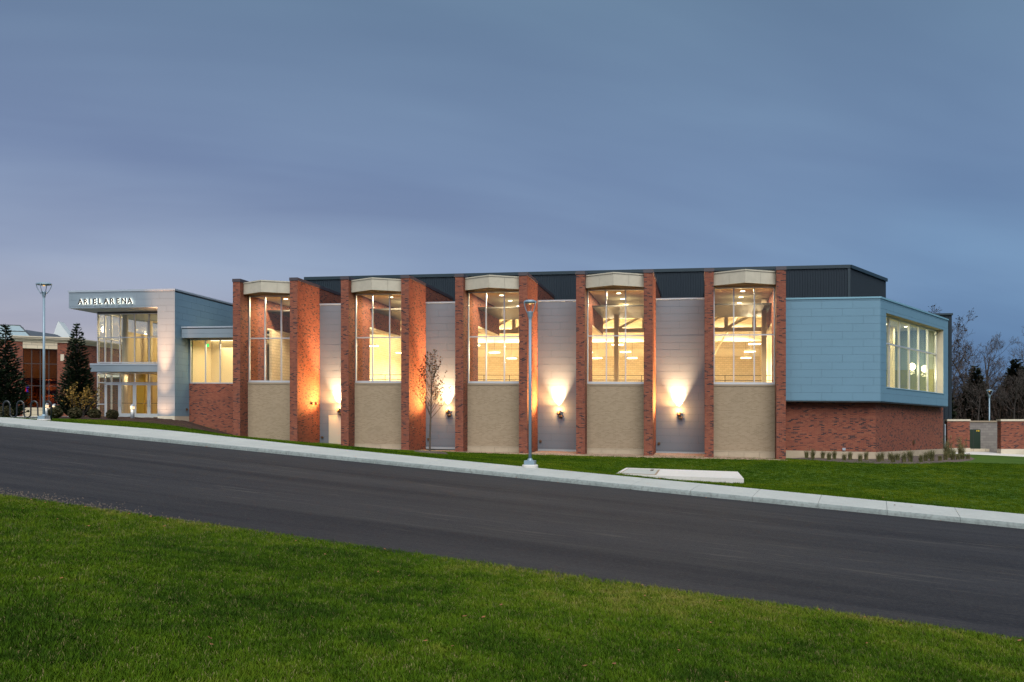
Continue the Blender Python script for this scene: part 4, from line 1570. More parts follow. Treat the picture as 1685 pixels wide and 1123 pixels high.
# recessed downlights in the bay ceilings
onum = ['first', 'second', 'third', 'fourth', 'fifth']
for i in range(5):
    xm = -(4 - i) * PITCH - BAYW / 2
    for k, yy in enumerate((3.0, 5.6, 8.4)):
        z = 10.262 + KS * xm
        pos_ = ['nearest the glass', 'middle of its row', 'farthest from the glass'][k]
        t = thing('ceiling_light', (xm, yy, z), 'round downlight in the %s glazed bay from the left, %s' % (onum[i], pos_), 'ceiling light', 'downlights in the glazed bays')
        part('trim_ring', MB().tube([(xm, yy, z - 0.012), (xm, yy, z)], [0.17, 0.18], 16), 'ceiling_paint', t)
        part('lens', MB().tube([(xm, yy, z - 0.018), (xm, yy, z - 0.013)], [0.14, 0.14], 16), 'lamp_high', t)
        l = lamp('down_glow', 'AREA', (xm, yy, z - 0.03), 110, WARM, t, shape='DISK', size=0.28)
    # soft glow of the track lighting in each bay
# high-bay lights hanging in the gym
hb = None
for kx, X in enumerate((-30.6, -26.1, -22.2, -14.2, -11.0, -1.0)):
    for ky, Y in enumerate((14.0, 21.0, 28.0)):
        z = 7.98 + KS * X
        lab = 'bright square high-bay light over the gym, %s row from the windows, %s from the left' % (['front', 'middle', 'rear'][ky], ['first', 'second', 'third', 'fourth', 'fifth', 'sixth'][kx])
        t = thing('hanging_light', (X, Y, z), lab, 'ceiling light', 'high-bay lights over the gym')
        part('housing', MB().box(X - 0.45, X + 0.45, Y - 0.32, Y + 0.32, z, z + 0.12), 'white_steel', t)
        part('lens', MB().box(X - 0.42, X + 0.42, Y - 0.29, Y + 0.29, z - 0.03, z - 0.002), 'lamp_high', t)
        part('hanger', MB().tube([(X, Y, z + 0.12), (X, Y, 12.3 + KS * X)], 0.012, 5), 'dark_metal', t)
        lamp('high_glow', 'AREA', (X, Y, z - 0.04), 150, (1.0, 0.85, 0.60), t, size=0.6)
        lamp('high_side_glow', 'POINT', (X, Y, z - 0.2), 55, (1.0, 0.85, 0.60), t, shadow_soft_size=0.15)
        l = lamp('high_upglow', 'AREA', (X, Y, z + 0.14), 75, (1.0, 0.85, 0.60), t, size=0.6)
        l.rotation_euler = (PI, 0, 0)
# entrance lights
for k, (x, y) in enumerate(((-43.7, 5.4), (-42.3, 5.2), (-46.6, 5.4))):
    z = 5.29 + KS * x
    t = thing('ceiling_light', (x, y, z), 'square downlight in the entrance vestibule, %s' % ['above the second pair of doors', 'beside the white column', 'above the first pair of doors'][k], 'ceiling light', 'downlights in the entrance vestibule')
    part('trim_ring', MB().box(x - 0.2, x + 0.2, y - 0.2, y + 0.2, z - 0.01, z + 0.004), 'ceiling_paint', t)
    part('lens', MB().box(x - 0.16, x + 0.16, y - 0.16, y + 0.16, z - 0.02, z - 0.011), 'lamp_high', t)
    lamp('down_glow', 'AREA', (x, y, z - 0.05), 12, WARM, t, size=0.3)
for k, (x, y) in enumerate(((-44.5, 9.5), (-44.5, 15.0))):
    z = 9.5 + KS * x
    t = thing('hanging_light', (x, y, z), 'lobby ceiling lamp high behind the entrance glass, %s' % ['nearer the glass', 'deeper in the lobby'][k], 'ceiling light', 'lamps in the entrance lobby')
    part('housing', MB().box(x - 0.3, x + 0.3, y - 0.3, y + 0.3, z, z + 0.1), 'white_steel', t)
    part('lens', MB().box(x - 0.26, x + 0.26, y - 0.26, y + 0.26, z - 0.02, z - 0.001), 'lamp_high', t)
    lamp('lobby_glow', 'POINT', (x, y, z - 0.4), 80, (1.0, 0.78, 0.45), t, shadow_soft_size=0.3)
lamp('link_glow', 'AREA', (-37.6, 5.3, 7.75), 60, (1.0, 0.86, 0.60), None, size=3.5)
# wing room: downlights and two pendants
for k, (m_, o_) in enumerate(((4.6, -1.7), (3.4, -3.0), (7.4, -2.2), (9.8, -1.6))):
    x = CX + DX * m_ + DY * o_
    y = CY + DY * m_ - DX * o_
    z = 8.855 + KS * x
    t = thing('ceiling_light', (x, y, z), 'round downlight in the ceiling of the blue wing, %s counted from the corner' % ['second', 'first', 'third', 'fourth'][k], 'ceiling light', 'downlights in the blue wing')
    part('trim_ring', MB().tube([(x, y, z - 0.01), (x, y, z)], [0.15, 0.16], 14), 'ceiling_paint', t)
    part('lens', MB().tube([(x, y, z - 0.02), (x, y, z - 0.011)], [0.13, 0.13], 14), 'lamp_high', t)
    lamp('down_glow', 'AREA', (x, y, z - 0.05), 26, (1.0, 0.90, 0.70), t, shape='DISK', size=0.26)
for k, (m_, o_) in enumerate(((8.6, -0.85), (11.3, -0.85))):
    x = CX + DX * m_ + DY * o_
    y = CY + DY * m_ - DX * o_
    z = 6.05 + KS * x
    t = thing('pendant_lamp', (x, y, z), 'glowing globe pendant behind the wing window, %s' % ['left one', 'right one'][k], 'pendant lamp', 'globe pendants in the blue wing')
    part('globe', MB().lathe([(0.02, -0.24), (0.13, -0.20), (0.2, -0.1), (0.2, 0.1), (0.13, 0.2), (0.02, 0.24)], (x, y, z), 16), 'pendant_white', t, smooth=True)
    part('cord', MB().tube([(x, y, z + 0.24), (x, y, 8.84 + KS * x)], 0.01, 5), 'dark_metal', t)
    lamp('pendant_glow', 'POINT', (x, y, z - 0.35), 14, (1.0, 0.88, 0.62), t, shadow_soft_size=0.2)


def text_mesh(txt, size, depth, name):
    cu = bpy.data.curves.new(name, 'FONT')
    cu.body = txt
    cu.size = size
    cu.extrude = depth
    cu.align_x = 'CENTER'
    cu.offset = 0.011 * size / 0.5
    cu.resolution_u = 3
    ob = bpy.data.objects.new(name, cu)
    COL.objects.link(ob)
    dg = bpy.context.evaluated_depsgraph_get()
    me = bpy.data.meshes.new_from_object(ob.evaluated_get(dg))
    bpy.data.objects.remove(ob)
    bpy.data.curves.remove(cu)
    return me


# exit signs
for k, (x, y, z, lab) in enumerate(((-31.1, 8.85, 6.9, 'green EXIT sign above the door seen through the first glazed bay'),
                                    (-39.6, 4.6, 7.25, 'green EXIT sign inside the link windows beside the entrance'),
                                    (5.3, 5.2, 5.6, 'green EXIT sign inside the blue wing window'))):
    zz = z + KS * x
    t = thing('exit_sign', (x, y, zz), lab, 'exit sign', 'lit exit signs')
    part('housing', MB().box(x - 0.17, x + 0.17, y + 0.012, y + 0.05, zz - 0.11, zz + 0.11), 'white_steel', t)
    part('face', MB().box(x - 0.16, x + 0.16, y, y + 0.01, zz - 0.10, zz + 0.10), 'exit_green', t)
    me = text_mesh('EXIT', 0.15, 0.002, 'exit_letters')
    me.materials.clear()
    me.materials.append(MATS['white_steel'])
    lo = link_obj('lettering', me, (x, y - 0.004, zz - 0.05), t)
    lo.rotation_euler = (PI / 2, 0, 0)

# ------------------------------------------------------------------ the sign on the entrance
lx_ = [-47.616, -47.20, -46.833, -46.465, -46.061, -45.549, -45.096, -44.613, -44.143, -43.679]
sg = thing('building_sign', (-45.6, PY, 10.06 - KS * 0 + 0.62), 'halo-lit dark letters reading ARIEL ARENA on the entrance fascia', 'sign')
for ch, x in zip('ARIELARENA', lx_):
    z = 10.0 + KS * x + 0.62 - 0.62 - 0.075
    me = text_mesh(ch, 0.54, 0.025, 'letter')
    me.materials.clear()
    me.materials.append(MATS['letter_metal'])
    o = link_obj('letter', me, (x, PY - 0.15, z), sg)
    o.rotation_euler = (PI / 2, 0, 0)
    me2 = text_mesh(ch, 0.54, 0.004, 'halo')
    me2.materials.clear()
    me2.materials.append(MATS['halo_white'])
    h_ = bpy.data.objects.new('halo', me2)
    COL.objects.link(h_)
    h_.parent = o
    h_.location = (0, 0, -0.045)

# ground uplight at the entrance column
X, Y = -41.15, 0.75
Z = zlawn(X, Y) + 0.05
t = thing('ground_uplight', (X, Y, Z), 'small round uplight in the mulch at the foot of the white entrance column', 'uplight')
part('housing', MB().tube([(X, Y, Z - 0.1), (X, Y, Z + 0.10)], [0.12, 0.14], 14), 'dark_metal', t)
part('lens', MB().tube([(X, Y, Z + 0.101), (X, Y, Z + 0.11)], [0.11, 0.11], 14), 'lamp_small', t)
for nm, pw_, sz, tilt in (('uplight_beam', 6800, 25, 0.10), ('uplight_mid', 700, 48, 0.16), ('uplight_flood', 85, 120, 0.6)):
    l = lamp(nm, 'SPOT', (X, Y, Z + 0.15), pw_, (1.0, 0.46, 0.22), t, spot_size=R(sz), spot_blend=1.0, shadow_soft_size=0.05)
    rot_to(l, (0.02, tilt, 1))


# ------------------------------------------------------------------ street furniture
def lamp_post(x, y, z, H, rx, ry, rot, arms, label, footing=True):
    t = thing('lamp_post', (x, y, z), label, 'lamp post', 'tall lamp posts with ring-shaped heads')
    if footing:
        part('footing', MB().lathe([(0.30, -0.3), (0.31, 0.06), (0.29, 0.10)], (x, y, z), 20), 'concrete_new', t)
    part('base', MB().box(x - 0.2, x + 0.2, y - 0.2, y + 0.2, z + 0.10, z + 0.26).lathe([(0.12, 0.26), (0.075, 0.34)], (x, y, z), 12), 'pole_paint', t)
    part('pole', MB().tube([(x, y, z + 0.3), (x, y, z + H - 0.74)], [0.062, 0.056], 12), 'pole_paint', t, smooth=True)
    part('collar', MB().lathe([(0.066, -0.74), (0.068, -0.70), (0.08, -0.69), (0.12, -0.48), (0.115, -0.46), (0.03, -0.455)], (x, y, z + H), 16), 'pole_paint', t)
    for a in arms:
        ca, sa = math.cos(a), math.sin(a)
        def E(f, zz, k=1.0):
            ex, ey = rx * ca * f, ry * sa * f
            return (x + ex * math.cos(rot) - ey * math.sin(rot), y + ex * math.sin(rot) + ey * math.cos(rot), z + H + zz)
        part('arm', MB().tube([E(0.36, -0.56), E(0.62, -0.44), E(0.86, -0.28), E(0.97, -0.16), E(0.96, -0.07)], 0.018, 6), 'pole_paint', t, smooth=True)
    hood = part('hood', MB().lathe([(0.80, -0.135), (1.0, -0.115), (1.02, -0.085), (0.92, -0.045), (0.6, -0.012), (0.05, 0.0)], (x, y, z + H), 28, rx, ry, rot), 'pole_paint', t, smooth=True)
    part('bulb', MB().lathe([(0.02, -0.19), (0.05, -0.17), (0.06, -0.145), (0.02, -0.138)], (x, y, z + H), 10), 'lamp_small', hood)
    return t


A3 = [R(200), R(330), R(80)]
lamp_post(-11.12, -20.0, 0.45, 6.42, 0.245, 0.235, 0.2, A3, 'tall grey lamp post on the lawn in front of the third glazed bay')
lamp_post(-36.62, -15.2, zlawn(-36.62, -15.2) - 0.02, 6.88, 0.38, 0.27, 0.25, [R(178), R(2), R(262), R(90)], 'tall grey lamp post at the left beside the bike rack')
lamp_post(19.73, 31.39, -1.15, 6.3, 0.25, 0.25, 0.2, A3, 'distant lamp post behind the site walls in front of the trees')

for k, (x, y, h, lab) in enumerate(((-50.66, 1.9, 1.05, 'short bollard light left of the conifer, immediately right of the lamp post'),
                                    (-51.53, 3.76, 1.0, 'short bollard light farther back, just left of the conifer'),
                                    (-41.75, -0.9, 1.0, 'short bollard light in front of the entrance doors'))):
    z = zlawn(x, y) + 0.02
    t = thing('bollard_light', (x, y, z), lab, 'bollard light', 'bollard lights by the entrance')
    part('shaft', MB().tube([(x, y, z - 0.1), (x, y, z + h * 0.66)], 0.125, 14), 'bollard_paint', t, smooth=True)
    part('lens', MB().tube([(x, y, z + h * 0.66), (x, y, z + h * 0.83)], 0.145, 14), 'bollard_glow', t)
    part('louvre', MB().tube([(x, y, z + h * 0.735), (x, y, z + h * 0.755)], 0.165, 14), 'bollard_paint', t)
    part('cap', MB().lathe([(0.175, 0.0), (0.175, 0.03), (0.14, 0.10), (0.06, 0.16), (0.01, 0.17)], (x, y, z + h * 0.83), 14), 'bollard_paint', t, smooth=True)
    lamp('bollard_glow', 'POINT', (x, y - 0.22, z + h * 0.74), 2.5, WARM, t, shadow_soft_size=0.1)

# bike rack: one wave-bent tube
rx0, ry0, rx1, ry1 = -39.6, -14.5, -37.25, -13.9
rz = zlawn(-38.4, -14.2) + 0.03
pts = []
nw = 4
for k in range(nw):
    ph = k / nw
    for q in range(21):
        f = q / 20
        if f < 0.5:
            g = f * 2
            u_ = ph + 0.5 / nw * g
        u_ = ph + f / nw
        # hoop up for the first half, dip for the second
        if f <= 0.5:
            a = PI * f * 2
            zz = 0.66 + 0.24 * math.sin(a)
            uu = ph + (0.25 - 0.25 * math.cos(a)) / nw
        else:
            a = PI * (f - 0.5) * 2
            zz = 0.26 - 0.20 * math.sin(a)
            uu = ph + (0.75 - 0.25 * math.cos(a)) / nw
        if k == nw - 1 and f > 0.5:
            continue
        pts.append((rx0 + (rx1 - rx0) * uu * 1.14, ry0 + (ry1 - ry0) * uu * 1.14, rz + zz))
pts = [(pts[0][0], pts[0][1], rz - 0.05)] + pts + [(pts[-1][0], pts[-1][1], rz - 0.05)]
single('bike_rack', MB().tube(pts, 0.038, 10), 'black_tube', (rx0, ry0, rz), 'black wave-shaped tubular bike rack at the left end of the pavement', 'bike rack', smooth=True)

# utility pad with an access hatch
pz = [(-8.52, -13.57), (-2.96, -14.73), (-3.07, -10.86), (-8.29, -10.25)]
ph = [-0.02, -0.02, -0.02, -0.02]
t = thing('utility_pad', (-5.7, -12.3, -0.1), 'pale concrete utility slab with a hatch, set in the lawn', 'concrete pad')
part('slab', MB().hexa([(x, y, -0.5) for x, y in pz], [(pz[0][0], pz[0][1], -0.13), (pz[1][0], pz[1][1], -0.20), (pz[2][0], pz[2][1], -0.10), (pz[3][0], pz[3][1], 0.0)]), 'concrete_new', t)


def padpt(a, b, lift):
    q = [(pz[0][0], pz[0][1], -0.13), (pz[1][0], pz[1][1], -0.20), (pz[2][0], pz[2][1], -0.10), (pz[3][0], pz[3][1], 0.0)]
    f = [q[0][k] * (1 - a) + q[1][k] * a for k in range(3)]
    g = [q[3][k] * (1 - a) + q[2][k] * a for k in range(3)]
    r_ = [f[k] * (1 - b) + g[k] * b for k in range(3)]
    return (r_[0], r_[1], r_[2] + lift)


hc = [(0.03, 0.08), (0.33, 0.08), (0.32, 0.88), (0.03, 0.88)]
part('hatch_frame', MB().hexa([padpt(a, b, -0.02) for a, b in hc], [padpt(a, b, 0.008) for a, b in hc]), 'sill_stone', t)
hc = [(0.045, 0.13), (0.315, 0.13), (0.305, 0.83), (0.045, 0.83)]
lid = part('hatch_lid', MB().hexa([padpt(a, b, 0.0) for a, b in hc], [padpt(a, b, 0.02) for a, b in hc]), 'concrete', t)
part('handle', MB().hexa([padpt(a, b, 0.01) for a, b in ((0.25, 0.6), (0.275, 0.6), (0.275, 0.72), (0.25, 0.72))], [padpt(a, b, 0.05) for a, b in ((0.25, 0.6), (0.275, 0.6), (0.275, 0.72), (0.25, 0.72))]), 'dark_metal', lid)

# site walls on the right
def site_wall(pts_box, label):
    pass


g0 = -0.2
t = thing('site_wall', (13.6, 17.9, 0.1), 'short red brick site wall beside the dark tower', 'wall', 'brick site walls on the right')
wu = Vector((1.13, 0.24)).normalized()
wn = (wu.y, -wu.x)
part('brickwork', MB().obox((12.95, 17.65), wu, wn, 0.0, 1.66, -0.35, 0.0, 0.36, 2.34), 'red_brick', t)
part('cap', MB().obox((12.95, 17.65), wu, wn, -0.03, 1.69, -0.4, 0.05, 2.343, 2.48), 'trim_stone', t)
part('base_stone', MB().obox((12.95, 17.65), wu, wn, -0.02, 1.68, -0.37, 0.04, g0, 0.357), 'trim_stone', t)
t = thing('site_wall', (19.5, 17, 0.1), 'long red brick site wall at the right edge, right of the green cabinet', 'wall', 'brick site walls on the right')
wu = Vector((1.83, 0.39)).normalized()
wn = (wu.y, -wu.x)
part('brickwork', MB().obox((16.18, 16.3), wu, wn, 0.0, 1.84, -0.5, 0.0, 0.34, 2.33), 'red_brick', t)
part('brick_return', MB().obox((16.18, 16.3), wu, wn, 1.84, 9.0, -0.5, -0.35, 0.34, 2.33), 'red_brick', t)
part('cap', MB().obox((16.18, 16.3), wu, wn, -0.05, 1.89, -0.55, 0.05, 2.333, 2.47).obox((16.18, 16.3), wu, wn, 1.90, 9.0, -0.55, -0.3, 2.333, 2.47), 'trim_stone', t)
part('base_stone', MB().obox((16.18, 16.3), wu, wn, -0.02, 1.86, -0.52, 0.04, g0, 0.337).obox((16.18, 16.3), wu, wn, 1.861, 9.0, -0.5, -0.32, g0, 0.337), 'trim_stone', t)
t = thing('block_wall', (16.5, 22.5, 0.1), 'grey concrete block wall between the two brick site walls', 'wall')
wu = Vector((2.33, 0.5)).normalized()
wn = (wu.y, -wu.x)
part('blockwork', MB().obox((14.2, 22.0), wu, wn, 0.0, 4.5, -0.3, 0.0, g0, 2.27), 'grey_block', t)
part('cap', MB().obox((14.2, 22.0), wu, wn, -0.03, 4.5, -0.35, 0.05, 2.273, 2.40), 'sill_stone', t)
t = thing('utility_cabinet', (15.2, 19.7, 0.28), 'dark green electrical cabinet with yellow warning stickers', 'electrical cabinet')
wu = Vector((0.83, 0.18)).normalized()
wn = (wu.y, -wu.x)
part('plinth', MB().obox((14.55, 19.40), wu, wn, 0.0, 1.78, -1.2, 0.25, -0.3, 0.26), 'cream_stone', t)
cab = part('cabinet', MB().obox((14.6, 19.55), wu, wn, 0.0, 1.23, -0.8, 0.0, 0.263, 1.72), 'green_box', t)
part('door_seam', MB().obox((14.6, 19.55), wu, wn, 0.66, 0.69, 0.001, 0.012, 0.30, 1.70), 'dark_metal', cab)
part('sticker', MB().obox((14.6, 19.55), wu, wn, 0.92, 1.0, 0.001, 0.006, 1.57, 1.66), 'yellow_sticker', cab)
part('sticker', MB().obox((14.6, 19.55), wu, wn, 1.06, 1.15, 0.001, 0.006, 1.56, 1.66), 'yellow_sticker', cab)

# ------------------------------------------------------------------ brick building on the left
LA, LB_, LC = (-64.65, 15.26), (-61.58, 17.66), (-60.9, 30.0)
hall = thing('brick_hall', (-63, 17, 2.8), 'red brick hall with tall dark window, cream cornice and glazed roof at the far left', 'building')
u = Vector((LB_[0] - LA[0], LB_[1] - LA[1]))
LL = u.length
u.normalize()
nn = (u.y, -u.x)


def hx(f):
    """position along the front for a share 0..1 of its length"""
    return f * LL


zg = 2.5
fr_l, fr_r = 0.09, 0.80
part('wall', MB().obox(LA, u, nn, -6.0, hx(fr_l), -0.6, 0, zg, 9.55).obox(LA, u, nn, hx(fr_r), LL, -0.6, 0, zg, 9.55), 'red_brick', hall)
lin = part('lintel', MB().obox(LA, u, nn, hx(fr_l), hx(fr_r), -0.5, 0.03, 8.95, 9.55), 'cream_stone', hall)
wf = MB()
for f in np.linspace(fr_l, fr_r, 5):
    q = hx(f)
    wf.obox(LA, u, nn, q - 0.035, q + 0.035, -0.30, -0.2, 3.65, 8.95)
wz = [3.65, 5.6, 7.6, 8.92]
cls = list(np.linspace(fr_l, fr_r, 5))
for a, b in zip(cls, cls[1:]):
    for zz in wz:
        wf.obox(LA, u, nn, hx(a) + 0.036, hx(b) - 0.036, -0.29, -0.21, zz - 0.03, zz + 0.03)
hw = part('window', wf, 'dark_frame', hall)
for a, b in zip(cls, cls[1:]):
    for za, zb in zip(wz, wz[1:]):
        part('pane', MB().obox(LA, u, nn, hx(a) + 0.036, hx(b) - 0.036, -0.26, -0.245, za + 0.03, zb - 0.03), 'glass_dark', hw)
part('base_wall', MB().obox(LA, u, nn, hx(fr_l), hx(fr_r) + 0.05, -0.5, 0.06, zg, 3.62), 'cream_stone', hall)
part('plaque', MB().obox(LA, u, nn, hx(0.865), hx(0.94), 0.001, 0.04, 7.9, 8.5), 'trim_stone', hall)
# inside glow
part('inner_wall', MB().obox(LA, u, nn, -1, LL, -5.2, -5.0, zg, 9.4), 'ochre_paint', hall)
part('inner_floor', MB().obox(LA, u, nn, 0, LL, -5.0, -0.6, 3.3, 3.5), 'floor_dark', hall)
part('inner_screen', MB().obox(LA, u, nn, hx(0.5), hx(0.78), -3.0, -2.9, 5.3, 5.9), 'dark_metal', hall)
part('inner_shelf', MB().obox(LA, u, nn, hx(0.45), hx(0.72), -2.5, -2.2, 3.5, 4.9), 'steel_paint', hall)
part('inner_ceiling', MB().obox(LA, u, nn, 0, LL, -5.0, -0.6, 6.2, 6.3), 'dark_metal', hall)
l = lamp('hall_glow', 'POINT', (LA[0] + u.x * hx(0.62) + nn[0] * -2.0, LA[1] + u.y * hx(0.62) + nn[1] * -2.0, 5.6), 60, (1.0, 0.45, 0.10), None, shadow_soft_size=0.3)
# right flank
v2 = Vector((LC[0] - LB_[0], LC[1] - LB_[1]))
VL = v2.length
v2.normalize()
n2 = (v2.y, -v2.x)
part('side_wall', MB().obox(LB_, v2, n2, 0.001, VL, -0.5, -0.002, zg, 9.55), 'red_brick', hall)


def cornice(o, d_, nrm, a, b):
    mb = MB()
    for z0, z1, e in ((9.55, 9.68, 0.10), (9.683, 9.80, 0.20), (9.803, 9.93, 0.34), (9.933, 10.03, 0.42)):
        mb.obox(o, d_, nrm, a - e, b + e, -0.5, e, z0, z1)
    return mb


part('cornice', cornice(LA, u, nn, -0.15, LL), 'trim_stone', hall)
part('side_cornice', cornice(LB_, v2, n2, 0.6, VL), 'trim_stone', hall)
part('side_porch', MB().obox(LB_, v2, n2, 4.0, 10, 0.1, 2.5, 6.6, 7.2), 'gable_panel', hall)
sr = part('slate_roof', MB().poly((-69.95, 22.3, 11.43), (-68.33, 24.69, 11.15), (-63.6, 20.6, 10.0), (-66.6, 18.6, 10.0)).poly((-69.95, 22.3, 11.43), (-72, 26, 10.0), (-70, 28, 10.0), (-68.33, 24.69, 11.15)), 'slate', hall)
gl = part('glass_roof', MB().poly((-84, 21.5, 12.6), (-66.3, 19.0, 10.2), (-71.98, 23.91, 12.05), (-84, 23.9, 12.6)) if False else
          MB().hexa([(-80.0, 13.6, 10.15), (-66.3, 18.9, 10.1), (-71.98, 23.9, 11.95), (-84.0, 19.2, 12.2)],
                    [(-80.0, 13.6, 10.25), (-66.3, 18.9, 10.2), (-71.98, 23.9, 12.05), (-84.0, 19.2, 12.3)]), 'glass_roof', hall)
gb = MB()
for f in np.linspace(0.0, 1.0, 9):
    a = Vector((-80.0, 13.6, 10.27)).lerp(Vector((-66.3, 18.9, 10.22)), f)
    b = Vector((-84.0, 19.2, 12.32)).lerp(Vector((-71.98, 23.9, 12.07)), f)
    gb.tube([a, b], 0.05, 5)
for f in (0, 0.5, 1):
    a = Vector((-80.0, 13.6, 10.27)).lerp(Vector((-84, 19.2, 12.32)), f)
    b = Vector((-66.3, 18.9, 10.22)).lerp(Vector((-71.98, 23.9, 12.07)), f)
    gb.tube([a, b], 0.05, 5)
part('glazing_bar', gb, 'dark_frame', gl)
part('atrium_wall', MB().hexa([(-84.0, 19.3, 9.5), (-71.98, 24.0, 9.5), (-72, 24.4, 9.5), (-84, 19.7, 9.5)], [(-84.0, 19.3, 12.2), (-71.98, 24.0, 11.95), (-72, 24.4, 11.95), (-84, 19.7, 12.2)]), 'gable_panel', hall)
part('gable', MB().hexa([(-70.72, 26.2, 9.5), (-67.2, 27.0, 9.5), (-67.5, 28.0, 9.5), (-71.2, 27.4, 9.5)], [(-69.62, 26.4, 12.72), (-69.60, 26.41, 12.72), (-69.9, 27.6, 12.72), (-69.92, 27.6, 12.72)]), 'gable_panel', hall)
t = thing('neon_sign', (LA[0] + u.x * hx(0.19) - nn[0] * 0.5, LA[1] + u.y * hx(0.19) - nn[1] * 0.5, 5.0), 'small red and blue neon sign inside the tall dark window', 'neon sign')
q = hx(0.16)
part('blue_tube', MB().obox(LA, u, nn, q, q + 0.10, -0.44, -0.40, 5.0, 5.5).obox(LA, u, nn, q + 0.11, q + 0.2, -0.44, -0.40, 5.35, 5.5).obox(LA, u, nn, q + 0.11, q + 0.18, -0.44, -0.40, 5.0, 5.12), 'neon_blue', t)
part('red_tube', MB().obox(LA, u, nn, q - 0.09, q - 0.01, -0.44, -0.40, 5.1, 5.4), 'neon_red', t)


# ------------------------------------------------------------------ vegetation
def leaf_quads(mb, pts, size, r, flat=0.0):
    for p in pts:
        a, b, c = r.uniform(0, 2 * PI), r.uniform(-1, 1), r.uniform(0, 2 * PI)
        e1 = Vector((math.cos(a), math.sin(a), b * 0.8)).normalized()
        e2 = e1.cross(Vector((math.cos(c), math.sin(c), r.uniform(-1, 1)))).normalized()
        s_ = size * r.uniform(0.6, 1.3)
        p = Vector(p)
        mb.poly(p - e1 * s_, p + e2 * s_ * 0.5, p + e1 * s_, p - e2 * s_ * 0.5)


def grow(mb, r, p, d_, L, rad, level, maxl, tips, spread=0.6, up=0.25, nseg=4, kids=4, sides=5, cut=0.25, min_r=0.006):
    pts = [Vector(p)]
    rr = [rad]
    dv = Vector(d_).normalized()
    for k in range(nseg):
        dv = (dv + Vector((r.uniform(-1, 1), r.uniform(-1, 1), r.uniform(-0.6, 0.8))) * 0.13 + Vector((0, 0, up * 0.12))).normalized()
        pts.append(pts[-1] + dv * (L / nseg))
        rr.append(max(min_r, rad * (1 - 0.72 * (k + 1) / nseg)))
    mb.tube(pts, rr, sides if level == 0 else (4 if level == 1 else 3), False)
    if level >= maxl:
        tips += pts[1:]
        return
    for k in range(kids):
        f = cut + (1 - cut) * (k + r.random()) / kids
        q = f * nseg
        i = min(int(q), nseg - 1)
        base_p = pts[i].lerp(pts[i + 1], q - i)
        ang = r.uniform(0, 2 * PI) if level == 0 else r.uniform(-PI, PI)
        t1 = dv.cross(Vector((0.3, 0.7, 0.2))).normalized()
        t2 = dv.cross(t1)
        side = t1 * math.cos(ang) + t2 * math.sin(ang)
        nd_ = (dv * (1 - spread) + side * spread + Vector((0, 0, up))).normalized()
        grow(mb, r, base_p, nd_, L * r.uniform(0.42, 0.66) * (1.15 - 0.45 * f), max(min_r, rr[i] * 0.55), level + 1, maxl, tips, spread, up, max(2, nseg - 1), kids, sides, 0.2, min_r)


# young street tree
r = random.Random(11)
tx, ty = -18.42, -9.55
tz = zlawn(tx, ty) + 0.08
t = thing('young_tree', (tx, ty, tz), 'slender young tree with sparse brown leaves in front of the second recess', 'tree')
mb = MB()
tips = []
mb.tube([(tx, ty, tz - 0.2), (tx + 0.02, ty, tz + 0.9), (tx + 0.05, ty, tz + 1.8)], [0.062, 0.05, 0.045], 8)
lead = [(tx + 0.05, ty, tz + 1.8), (tx + 0.08, ty + 0.02, tz + 2.8), (tx + 0.12, ty, tz + 3.9), (tx + 0.16, ty, tz + 4.9)]
mb.tube(lead, [0.045, 0.034, 0.022, 0.008], 7)
for k in range(30):
    f = k / 30
    z = 1.7 + 3.0 * f ** 1.1
    a = k * 2.4 + r.uniform(-0.4, 0.4)
    L = (1.75 - 1.15 * f) * r.uniform(0.75, 1.1)
    tilt = 0.74 - 0.22 * f
    d_ = (math.cos(a) * tilt, math.sin(a) * tilt, 0.85)
    grow(mb, r, (tx + 0.05 + 0.03 * f, ty, tz + z), d_, L, 0.020 * (1 - 0.5 * f), 1, 2, tips, 0.40, 0.35, 5, 4, 5, 0.25, 0.0035)
part('trunk', mb, 'bark', t)
lf = MB()
lp = [p for p in tips for _ in range(2) if r.random() < 0.75]
lp = [(p.x + r.uniform(-0.05, 0.05), p.y + r.uniform(-0.05, 0.05), p.z + r.uniform(-0.06, 0.02)) for p in lp]
leaf_quads(lf, lp, 0.058, r)
part('crown', lf, 'young_leaf', t)


